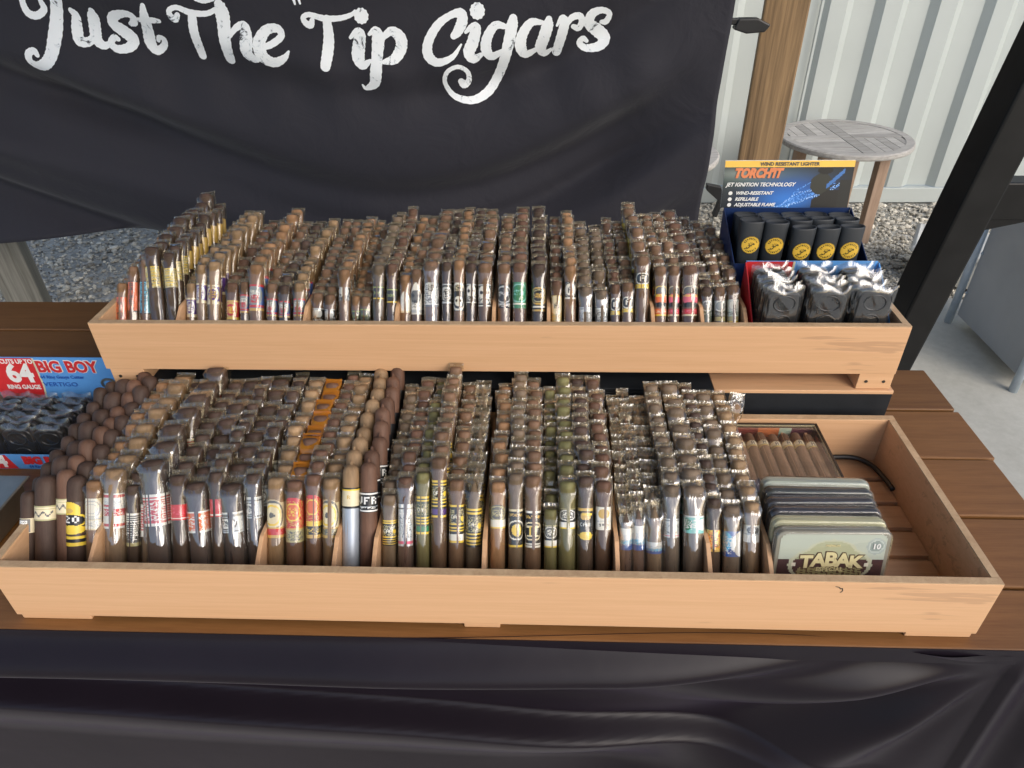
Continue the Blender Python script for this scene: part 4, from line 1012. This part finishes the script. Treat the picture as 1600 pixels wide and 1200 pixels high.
# ---- cutters in clear bags
def round_rect(w, h, r, n=4):
    pts = []
    for cx, cy, a0 in ((w / 2 - r, r, -90), (w / 2 - r, h - r, 0), (-w / 2 + r, h - r, 90), (-w / 2 + r, r, 180)):
        for k in range(n + 1):
            a = math.radians(a0 + 90 * k / n); pts.append((cx + r * math.cos(a), cy + r * math.sin(a)))
    return pts
def cutter_meshes(w=.052, h=.066, d=.0085):
    g = MB(); pts = round_rect(w, h, .011)
    def ring(sc, y): return [((x) * sc, y, h / 2 + (z - h / 2) * sc) for x, z in pts]
    g.rings([ring(.96, -d / 2), ring(1, -d / 2 + .0012), ring(1, d / 2 - .0012), ring(.96, d / 2)], 0, False)
    plate = g.mesh('cutter_body', M['cutter'])
    g = MB()
    for cz, rx, rz in ((h * .74, .0165, .0125), (h * .28, .0135, .0095)):
        rr_ = [[((rx + q) * math.cos(a), -d / 2 - dy, cz + (rz + q) * math.sin(a)) for a in np.linspace(0, 2 * math.pi, 21)[:-1]] for q, dy in ((.002, -.0002), (.0013, .0016), (-.0005, .0016), (-.0015, -.0002))]
        g.rings(rr_, 0, True, None, False, False)
    hole = g.mesh('finger_ring', M['cutter'])
    bags = []
    for sd in range(4):
        rs = np.random.default_rng(sd + 40)
        g = MB(); ph = rs.uniform(0, 6, 6)
        def bag(front):
            def fn(u, v):
                x = (u - .5) * (w + .009); z = -.001 + v * (h + .012)
                e = (1 - (2 * u - 1) ** 6) * (1 - max(0, (v - .86) / .14) ** 2)
                y = (d / 2 + .0016) * e + .0012 * math.sin(x * 150 + ph[0] + z * 60) * math.sin(z * 80 + ph[1]) + .0006 * math.sin(x * 300 + z * 170 + ph[2])
                z += .003 * math.sin(u * 9 + ph[3]) * smooth(.8, 1, v)
                return (x, -y if front else y, z)
            return fn
        g.grid(bag(True), 16, 18); g.grid(bag(False), 10, 8)
        bags.append(g.mesh('bag', M['bag']))
    return plate, hole, bags
CP, CH, CB = cutter_meshes()
SIDE = ['left', 'middle', 'right']
def cutters(xs, y0, dy, n, z, where, group, zj=0):
    for ci, x in enumerate(xs):
        for k in range(n):
            pos = ['front', 'second', 'third', 'fourth', 'fifth', 'sixth', 'seventh'][k]
            o = thing('cigar_cutter', f'bagged black cigar cutter, {pos} in the {SIDE[ci]} column of the {where} box', 'cutter',
                      (x + random.uniform(-.002, .002), y0 + k * dy, z + random.uniform(0, .004)), (random.uniform(-.10, -.03), random.uniform(-.05, .05), random.uniform(-.12, .12)), group)
            b_ = link('body', CP, o); link('finger_rings', CH, o); link('bag', CB[(ci * 3 + k) % 4], o)

# ---- blue counter box of cutters, left on the table
bbx = thing('counter_box', 'blue and red counter box of cutters left of the rear tray', 'box', (-.905, .985, T))
def part(o, name, x0, x1, y0, y1, z0, z1, m_, bev=0, col=None):
    l = o.location; g = MB()
    g.box(x0 - l.x, x1 - l.x, y0 - l.y, y1 - l.y, z0 - l.z, z1 - l.z); return g.build(name, m_, o, bev)
X0, X1 = -1.035, -.795
part(bbx, 'floor', X0, X1 - .02, .915, 1.06, T + .0008, T + .003, sky_blue)
part(bbx, 'front_lip', X0, X1 - .02, .9128, .9145, T + .0008, T + .034, sky_blue)
part(bbx, 'side', X1 - .0198, X1 - .018, .915, 1.06, T + .001, T + .04, sky_blue)
part(bbx, 'side', X0 - .002, X0 - .0002, .915, 1.06, T + .001, T + .04, sky_blue)
hy = 1.062
g = MB(); l = bbx.location
g.prism([(X0 - l.x, .004), (-.830 - l.x, .004), (-.806 - l.x, .062), (-.783 - l.x, .078), (-.800 - l.x, .142), (X0 - l.x, .142)], hy - l.y, hy - l.y + .0018, 'y')
hd = g.build('header_card', sky_blue, bbx)
g = MB(); g.prism([(-1.034 - l.x, .006), (-.958 - l.x, .006), (-.944 - l.x, .078), (-.9415 - l.x, .1405), (-1.034 - l.x, .1405)], hy - l.y - .0006, hy - l.y - .0002, 'y')
g.build('red_panel', red, hd)
g = MB(); g.prism([(-.9575 - l.x, .006), (-.9545 - l.x, .006), (-.9405 - l.x, .078), (-.938 - l.x, .1405), (-.941 - l.x, .1405), (-.9435 - l.x, .078)], hy - l.y - .0006, hy - l.y - .0002, 'y')
g.build('cream_stripe', cream, hd)
ty = hy - l.y - .0012
lettering('CUTS UP TO', .0135, white, hd, (-.973 - l.x, ty, .133), bold=.0004, sx=.82)
lettering('64', .056, white, hd, (-.977 - l.x, ty, .105), bold=.0022, sx=.92)
lettering('RING GAUGE', .0135, white, hd, (-.981 - l.x, ty, .075), bold=.0004, sx=.80)
lettering('BIG BOY', .0345, white, hd, (-.880 - l.x, ty + .0006, .121), bold=.0026, sx=.88)
lettering('BIG BOY', .0345, red, hd, (-.880 - l.x, ty - .0004, .121), bold=.0012, sx=.88)
lettering('64 Ring Gauge Cutter', .0095, blue, hd, (-.898 - l.x, ty, .0985), bold=.0002)
lettering('VERTIGO', .013, blue, hd, (-.907 - l.x, ty, .0815), bold=.0001, sx=1.25)
g = MB()
for k, (rx, rz) in enumerate(((.013, .010),)):
    g.rings([[(-.812 - l.x + (rx + q) * math.cos(a), ty - .0003 * (q < 0), .084 + (rz + q) * math.sin(a)) for a in np.linspace(0, 6.2832, 25)[:-1]] for q in (.003, -.002)], 0, False, None, False, False)
g.prism([(-.803 - l.x, .078), (-.782 - l.x, .076), (-.786 - l.x, .086), (-.801 - l.x, .088)], ty, ty + .0004, 'y')
g.build('cutter_picture', M['steel'], hd)
fl = MB(); fl.prism([(X0 + .0004 - l.x, .002), (-.930 - l.x, .002), (-.943 - l.x, .0335), (X0 + .0004 - l.x, .0335)], .9120 - l.y, .9124 - l.y, 'y'); fl = fl.build('red_panel', red, bbx)
lettering('64', .036, white, fl, (-.963 - l.x, .9116 - l.y, .018), bold=.0015)
lettering('BIG BOY', .022, red, bbx, (-.872 - l.x, .9112 - l.y, .0215), bold=.0016)
lettering('64 Ring Gauge Cutter', .008, blue, bbx, (-.872 - l.x, .9112 - l.y, .0075), bold=.0002)
cutters((-.985, -.925, -.863), .935, .0185, 6, T + .0035, 'left', 'cutters in the left counter box')

# ---- same kind of box inside the rear tray
b2 = thing('counter_box', 'blue and red box of cutters in the rear tray corner', 'box', (.46, 1.05, T + .191))
zf = T + .1912
part(b2, 'floor', .352, .572, .995, 1.108, zf, zf + .002, sky_blue)
part(b2, 'rear_panel', .352, .572, 1.109, 1.1108, zf, T + .316, sky_blue)
part(b2, 'red_panel', .353, .43, 1.1075, 1.1085, zf + .003, T + .3155, red)
part(b2, 'cream_stripe', .4305, .434, 1.1075, 1.1085, zf + .003, T + .3155, cream)
g = MB(); l = b2.location
for s, xx in ((0, .3505), (1, .5725)):
    g = MB(); g.prism([(.997 - l.y, zf - l.z), (1.108 - l.y, zf - l.z), (1.108 - l.y, T + .314 - l.z), (1.085 - l.y, T + .300 - l.z), (.997 - l.y, T + .235 - l.z)], xx - l.x, xx - l.x + .0016, 'x')
    g.build('side', sky_blue if s else red, b2)
cutters((.388, .458, .528), 1.000, .0165, 6, zf + .0525, 'right', 'cutters in the rear tray box')
part(b2, 'insert', .354, .570, .997, 1.105, zf + .0022, zf + .052, dgrey)

# ---- torch lighters in their box
lb = thing('lighter_box', 'open display box of black torch lighters behind the cutters', 'box', (.46, 1.22, T + .191))
l = lb.location
navy = ink('navy', (.012, .03, .10), .35)
part(lb, 'floor', .338, .564, 1.127, 1.248, zf, zf + .002, navy)
part(lb, 'insert', .342, .560, 1.130, 1.245, zf + .0022, zf + .056, blk)
part(lb, 'front_panel', .338, .564, 1.1255, 1.1268, zf, zf + .112, navy)
for xx in (.3365, .5642):
    g = MB(); g.prism([(1.127 - l.y, .0), (1.248 - l.y, .0), (1.248 - l.y, .166), (1.127 - l.y, .113)], xx - l.x, xx - l.x + .0013, 'x'); g.build('side_panel', navy, lb)
part(lb, 'rear_panel', .338, .564, 1.2485, 1.250, zf, T + .356, navy)
# header card with its printed picture
def art(nx, ny):
    rs = np.random.default_rng(3); Y, X = np.mgrid[0:ny, 0:nx]; X = X / nx; Y = Y / ny
    im = np.zeros((ny, nx, 3)); im[:] = (.012, .016, .018)
    def glow(cx, cy, rx, ry, c, p=1.0):
        q = np.exp(-((X - cx) / rx) ** 2 - ((Y - cy) / ry) ** 2)[..., None] * p
        im[:] = im * (1 - q) + np.array(c) * q
    glow(.28, .22, .34, .24, (.10, .15, .13), .9); glow(.12, .14, .2, .12, (.30, .33, .30), .5); glow(.55, .55, .26, .35, (.02, .10, .36), .95); glow(.5, .8, .22, .25, (.03, .2, .66), .8)
    for n in range(9):
        x, y = .42 + .1 * rs.random(), .98; dx = .014 + .012 * rs.random()
        for k in range(46):
            xi, yi = int(x * nx), int(y * ny)
            if 0 <= xi < nx and 0 <= yi < ny: im[yi, xi] = (.35, .58, .95) if n < 3 else (.10, .30, .75)
            x += dx * rs.uniform(-.25, 1.3); y -= .022 * rs.uniform(-.2, 1.5)
    im[((X - .76) / .085) ** 2 + ((Y - .40) / .26) ** 2 < 1] = (.028, .03, .024)
    im[((X - .78) / .06) ** 2 + ((Y - .07) / .09) ** 2 < 1] = (.01, .01, .01)
    im[(X > .70) & (Y > .55) & (Y > .98 - (X - .62) * 2.2)] = (.014, .014, .014)
    im[(abs(Y - .42 + (X - .82) * 3.2) < .06) & (X > .80) & (X < .93)] = (.05, .16, .42)
    im[(X > .9) & (Y > .3)] = (.016, .017, .017)
    return im
hl = T + .356; ht = T + .437; lean_y = .016
g = MB(); nx, ny = 120, 52; im = art(nx, ny); vs = []; fs = []; cs = []
xa, xb = .3305, .5585
for j in range(ny + 1):
    t = 1 - j / ny
    for i in range(nx + 1): vs.append((xa + (xb - xa) * i / nx - l.x, 1.249 + lean_y * t * .86 - l.y, hl + (ht - hl) * .86 * t - l.z))
for j in range(ny):
    for i in range(nx): fs.append((j * (nx + 1) + i, (j + 1) * (nx + 1) + i, (j + 1) * (nx + 1) + i + 1, j * (nx + 1) + i + 1)); cs.append(tuple(im[j, i]))
g.add(vs, fs, 0, False, None, cs); pic = g.build('picture', M['card'], lb)
def hp(u, v, d=0):  # along the card: u in 0..1, v up 0..1
    return (xa + (xb - xa) * u - l.x, 1.249 + lean_y * v - .0006 - d - l.y, hl + (ht - hl) * v - l.z)
g = MB(); ring = [hp(0, 0, -.0018), hp(1, 0, -.0018), hp(1, 1, -.0018), hp(0, 1, -.0018)]; g.rings([ring, [(a, b_ + .001, c) for a, b_, c in ring]], 0, False); hc = g.build('header_card', white, lb)
g = MB(); g.add([hp(0, .865), hp(1, .865), hp(1, 1.0), hp(0, 1.0)], [(0, 1, 2, 3)]); g.build('yellow_strip', yellow, hc)
tr = (math.pi / 2 - math.atan2(lean_y, ht - hl), 0, 0)
lettering('WIND RESISTANT LIGHTER', .0085, dgrey, hc, hp(.50, .93, .0006), tr, .0002)
lettering("TORCH'IT", .0215, orange, hc, hp(.26, .735, .0006), tr, .0014, .25, sx=.86)
lettering('JET IGNITION TECHNOLOGY', .0092, white, hc, hp(.292, .50, .0006), tr, .0002, .3)
for tx_, v_ in (('WIND-RESISTANT', .32), ('REFILLABLE', .19), ('ADJUSTABLE FLAME', .07)):
    lettering(tx_, .0082, white, hc, hp(.105, v_, .0006), tr, .0002, .3, 'LEFT')
    c0 = hp(.065, v_, .0007); g = MB(); g.add([(c0[0] + .0036 * math.cos(a), c0[1], c0[2] + .0036 * math.sin(a)) for a in np.linspace(0, 6.283, 17)[:-1]], [tuple(range(16))]); g.build('bullet', white, hc)
# the lighters
def oval(rx, ry, z, n=24): return [(math.copysign(abs(math.cos(a)) ** .85, math.cos(a)) * rx, math.copysign(abs(math.sin(a)) ** .85, math.sin(a)) * ry, z) for a in np.linspace(0, 2 * math.pi, n + 1)[:-1]]
g = MB(); hL = .102
g.rings([oval(.0165, .0085, 0), oval(.0175, .0095, .004), oval(.0198, .0112, hL * .75), oval(.0204, .0118, hL - .002), oval(.0200, .0114, hL), oval(.0184, .0099, hL), oval(.0180, .0096, hL - .0035)], 0, True)
lm = g.mesh('lighter_body', M['lighter'])
g = MB(); n = 26; vs = []; fs = []; cs = []
rs = np.random.default_rng(5)
for j in range(n):
    for i in range(n):
        u, v_ = (i + .5) / n * 2 - 1, (j + .5) / n * 2 - 1; q = math.hypot(u, v_)
        if q > 1: continue
        c = (.66, .42, .05)
        an = math.atan2(v_, u)
        if .62 < q < .86 and ((.35 < an < 2.8) or (-2.6 < an < -.5)) and (int(an * 7.5) % 2 == 0): c = (.03, .025, .01)
        elif (abs(v_ + .12 - .25 * math.sin(u * 5)) < .09 and abs(u) < .5) or (((u + .05) / .26) ** 2 + ((v_ - .05) / .3) ** 2 < 1 and rs.random() < .45): c = (.07, .05, .015)
        elif q > .94: c = (.45, .28, .03)
        k = len(vs); s = .0150 / n
        for du, dv in ((-1, -1), (1, -1), (1, 1), (-1, 1)):
            x_ = (u * .0150) + du * s; vs.append((x_, -.0119 + (x_ / .0200) ** 2 * .0046, v_ * .0150 + dv * s))
        fs.append((k, k + 1, k + 2, k + 3)); cs.append(c)
g.add(vs, fs, 0, False, None, cs); sm = g.mesh('sticker', M['print'])
COLN = ['leftmost', 'second', 'middle', 'fourth', 'rightmost']; ROWN = ['front', 'second', 'third', 'rear']
for k in range(4):
    for c in range(5):
        y = 1.150 + k * .0255 - (.008 if (k == 0 and c > 1) else 0)
        x = .3635 + c * .0412 + (k % 2) * .003 + k * .002 + (.004 if k == 0 and c > 1 else 0)
        o = thing('torch_lighter', f'black torch lighter{" with a round yellow sticker" if k == 0 else ""}, {COLN[c]} in the {ROWN[k]} row', 'lighter',
                  (x, y, zf + .0765 - (.006 if (k == 0 and c > 1) else 0) - .006 * k), (random.uniform(-.08, .0), random.uniform(-.03, .03), random.uniform(-.06, .06)), 'lighters in the display box')
        link('body', lm, o)
        if k == 0 or c == 2: link('sticker', sm, o, (0, 0, .062))

# ---- small cigar tins standing in the front tray
def tin(label, x, y, lean, side, face, print_it=False):
    w, h, d = .150, .106, .0145
    o = thing('cigar_tin', label, 'tin', (x, y, T + .0368), (-lean, 0, random.uniform(-.02, .02)), 'tins in the front tray')
    pts = round_rect(w, h, .011, 5)
    def ring(sc, y_): return [(px * sc, y_, h / 2 + (pz - h / 2) * sc) for px, pz in pts]
    g = MB(); g.rings([ring(.985, 0), ring(.997, .0006), ring(1, .0016), ring(1, d - .0012), ring(.992, d)], 0, False, side); g.build('box', M['tin'], o)
    g = MB(); g.rings([ring(1.008, d * .45), ring(1.016, d * .47), ring(1.016, d * .53), ring(1.008, d * .55)], 0, False, tuple(c * .8 for c in side), False, False); g.build('lid_rim', M['tin'], o)
    nx, ny = 75, 53; g = MB(); vs = []; fs = []; cs = []
    for j in range(ny):
        for i in range(nx):
            u, v_ = (i + .5) / nx - .5, (j + .5) / ny
            px, pz = u * w * .93, h * .035 + v_ * h * .93
            ax, az = abs(px), abs(pz - h / 2)
            if ax > w * .465 - .009 and az > h * .465 - .009 and math.hypot(ax - w * .465 + .009, az - h * .465 + .009) > .009: continue
            c = face if v_ > .60 else (.055, .022, .027)  # split tone paints a reflection: pale sky above, dark board below
            if print_it:
                q = (px / .056) ** 2 + ((pz - .054) / .031) ** 2; q2 = (px / .034) ** 2 + ((pz - .073) / .021) ** 2
                b1, b2_ = min(q, q2), 0
                if b1 < 1: c = (.50, .52, .38) if b1 > .80 else ((.40, .42, .27) if v_ > .60 else (.060, .024, .028))
                if (px / .044) ** 2 + ((pz - .041) / .018) ** 2 < 1 and pz < .051: c = (.34, .31, .15) if (math.sin(px * 900) + math.sin(pz * 1500 + px * 300)) > -.4 else (.10, .05, .03)
                if abs(px) > .046 and abs(px) < .0505 and abs(pz - .055) < .0022: c = (.75, .72, .6)
                qq = math.hypot(px - .057, pz - .084)
                if qq < .0125: c = (.27, .33, .31) if qq < .0085 else ((.50, .56, .52) if qq < .0105 else (.36, .42, .40))
            k = len(vs)
            for du, dv in ((-.5, -.5), (.5, -.5), (.5, .5), (-.5, .5)): vs.append(((u + du / nx) * w * .93, -.0005, h * .035 + (v_ + dv / ny) * h * .93))
            fs.append((k, k + 1, k + 2, k + 3)); cs.append(c)
    g.add(vs, fs, 0, False, None, cs); fc = g.build('lid_face', M['tin'], o)
    if print_it:
        tg = ink('tingold', (.74, .66, .36))
        for i, (ch, sz, dz) in enumerate(zip('TABAK', (.026, .028, .030, .028, .026), (-.0025, 0, .001, 0, -.0025))):
            lettering(ch, sz, ink('tinbrown', (.09, .05, .03)), fc, (-.0325 + i * .0163, -.0009, .0615 + dz), (math.pi / 2, 0, 0), .0024)
            lettering(ch, sz, tg, fc, (-.0325 + i * .0163, -.0014, .0615 + dz), (math.pi / 2, 0, 0), .0012)
        lettering('ESPECIAL', .0088, tg, fc, (0, -.0012, .0475), (math.pi / 2, 0, 0), .0003)
        lettering('PREMIUM', .0045, tg, fc, (0, -.0012, .085), (math.pi / 2, 0, 0), .0001)
        lettering('10', .011, white, fc, (.057, -.0012, .084), (math.pi / 2, 0, 0), .0004)
    g = MB(); g.box(-.06, .06, .003, .011, -.0098, .0002); g.build('base_block', ink('dark_card', (.03, .025, .02)), o)
    rs = np.random.default_rng(int(y * 1000)); g = MB()
    def wrap(sc, y_): return [(px * sc + rs.normal(0, .0003), y_ + rs.normal(0, .0004), h / 2 + (pz - h / 2) * sc + rs.normal(0, .0003)) for px, pz in pts]
    g.rings([wrap(.97, -.0028), wrap(1.012, -.002), wrap(1.028, .006), wrap(1.028, d - .004), wrap(1.01, d + .002), wrap(.97, d + .0022)], 0, True); g.build('shrink_wrap', M['wrap'], o)
CR, NV, OL = (.50, .52, .42), (.014, .014, .022), (.52, .50, .31)
tin('printed maroon tin with a painted cream reflection, front of the tin row', .3935, .634, .24, (.26, .25, .20), (.46, .51, .43), True)
tin('olive cream tin, second in the tin row', .3935, .653, .24, OL, OL)
tin('black tin, third in the tin row', .3945, .672, .24, NV, NV)
tin('black tin, fourth in the tin row', .3955, .691, .24, NV, NV)
tin('dark tin with a bright rim, fifth in the tin row', .397, .710, .24, (.02, .026, .024), NV)
tin('pale green tin at the back of the tin row', .399, .729, .24, (.40, .44, .37), CR)

# ---- flat box of cigars with a clear lid
gb = thing('cigar_box', 'flat black box with a clear lid showing a row of cigars', 'box', (.392, .866, T + .0268))
l = gb.location; bz = T + .0268
xa, xb, ya, yb, zt = .318, .464, .765, .9355, T + .104
part(gb, 'floor', xa, xb, ya, yb, bz, bz + .004, blk)
for n_, (a, b_, c, d) in dict(side=(xa, xa + .004, ya, yb), side_=(xb - .004, xb, ya, yb), end=(xa + .0042, xb - .0042, ya, ya + .004), end_=(xa + .0042, xb - .0042, yb - .004, yb)).items():
    part(gb, n_.strip('_'), a, b_, c, d, bz + .0042, zt, ink('lacquer', (.02, .014, .012), .25), .0006)
part(gb, 'gilt_edge', xa + .0045, xb - .0045, yb - .0046, yb - .0042, zt - .004, zt - .001, ink('gilt', (.5, .42, .25), .3))
part(gb, 'gilt_edge', xb - .0046, xb - .0042, ya + .005, yb - .005, zt - .004, zt - .001, ink('gilt', (.5, .42, .25), .3))
part(gb, 'inner_label', xa + .006, xa + .05, yb - .0052, yb - .0047, zt - .03, zt - .007, ink('lab_red', (.25, .05, .04)))
part(gb, 'inner_label', xa + .0502, xa + .085, yb - .0052, yb - .0047, zt - .03, zt - .007, orange)
part(gb, 'inner_label', xa + .0852, xa + .105, yb - .0052, yb - .0047, zt - .03, zt - .007, ink('mint', (.45, .55, .42)))
part(gb, 'inner_label', xa + .1052, xb - .006, yb - .0052, yb - .0047, zt - .03, zt - .007, ink('plum', (.10, .03, .05)))
part(gb, 'side_label', xb - .0052, xb - .0047, ya + .01, yb - .02, zt - .035, zt - .01, ink('lab_red', (.25, .05, .04)))
part(gb, 'clear_lid', xa + .004, xb - .004, ya + .004, yb - .0055, zt - .0015, zt - .0008, M['glass'])
part(gb, 'paper_bed', xa + .0045, xb - .0045, ya + .0045, yb - .006, bz + .0045, bz + .052, ink('kraft', (.16, .095, .055), .7))
g = MB(); g.rings(body_rings(.150, .0078, 'n'), 0, True, (.20, .115, .07)); bm_ = g.mesh('cigar_wrapper', M['tobacco'])
bd_ = band_mesh('cigar_band', 'acream', .0083, .112, .126, (.2, .1, .07))
PL = ['leftmost', 'second', 'third', 'fourth', 'fifth', 'sixth', 'rightmost']
for i in range(7):
    o = thing('cigar', f'cigar lying in the clear-lidded box, {PL[i]} of the row', 'cigar', (xa + .0135 + i * .0192, .773 + .002 * (i % 3), bz + .0600), (-math.pi / 2, 0, 0), 'cigars lying in the clear-lidded box')
    link('wrapper_leaf', bm_, o); link('band', bd_, o)
for i in range(3):
    part(gb, 'wood_strip', xa + .0495 + i * .0384 - .0022, xa + .0495 + i * .0384 + .0018, ya + .006, yb - .012, bz + .0525, bz + .0665, M['tray_slat'])

# ---- loose things
o = thing('cord', 'black cord curling on the floor of the front tray', 'cord', (.53, .9, T + .0272))
C = catmull([(-.055, .028, 0), (-.02, .034, 0), (.015, .032, 0), (.036, .012, 0), (.044, -.020, 0), (.047, -.044, 0)], 8)
g = MB(); g.tube([(c[0], c[1], .0045) for c in C], .0042, 8); g.build('strand', M['black'], o)
o = thing('cigar', 'lone wrapped cigar leaning against the riser behind the front tray', 'cigar', (.300, .905, T + .028), Euler((-.16, .17, 0)))
g = MB(); g.rings(body_rings(.128, .010, 'n'), 0, True, (.24, .145, .08)); link('wrapper_leaf', g.mesh('cigar_wrapper', M['tobacco']), o)
link('sleeve', sleeve_mesh('sleeve', .142, .128, .010, 991, M['film']), o)

sb = thing('steel_holder', 'brushed steel holder with an oval slot left of the front tray', 'holder', (-.89, .775, T))
g = MB()
def q4(x0, x1, y0, y1, z): return [(x0, y0, z), (x1, y0, z), (x1, y1, z), (x0, y1, z)]
g.rings([q4(-.09, .036, -.062, .045, .0006), q4(-.09, .040, -.066, .052, .050), q4(-.09, .050, -.066, .062, .054), q4(-.09, .048, -.062, .060, .057)], 0, False)
g.build('body', M['steel'], sb, .0015)
g = MB(); g.rings([[(-.015 + (.032 + q) * math.cos(a), .020 + (.014 + q) * math.sin(a), z) for a in np.linspace(0, 6.2832, 29)[:-1]] for q, z in ((.004, .0572), (.002, .0592), (-.002, .0588), (-.003, .0572))], 0, True, None, False, False)
g.build('slot_rim', M['trim'], sb)
g = MB(); g.add([(-.015 + .029 * math.cos(a), .020 + .011 * math.sin(a), .0576) for a in np.linspace(0, 6.2832, 29)[:-1]], [tuple(range(28))]); g.build('slot', M['dark'], sb)  # flat black oval on the closed top paints the shade inside the slot
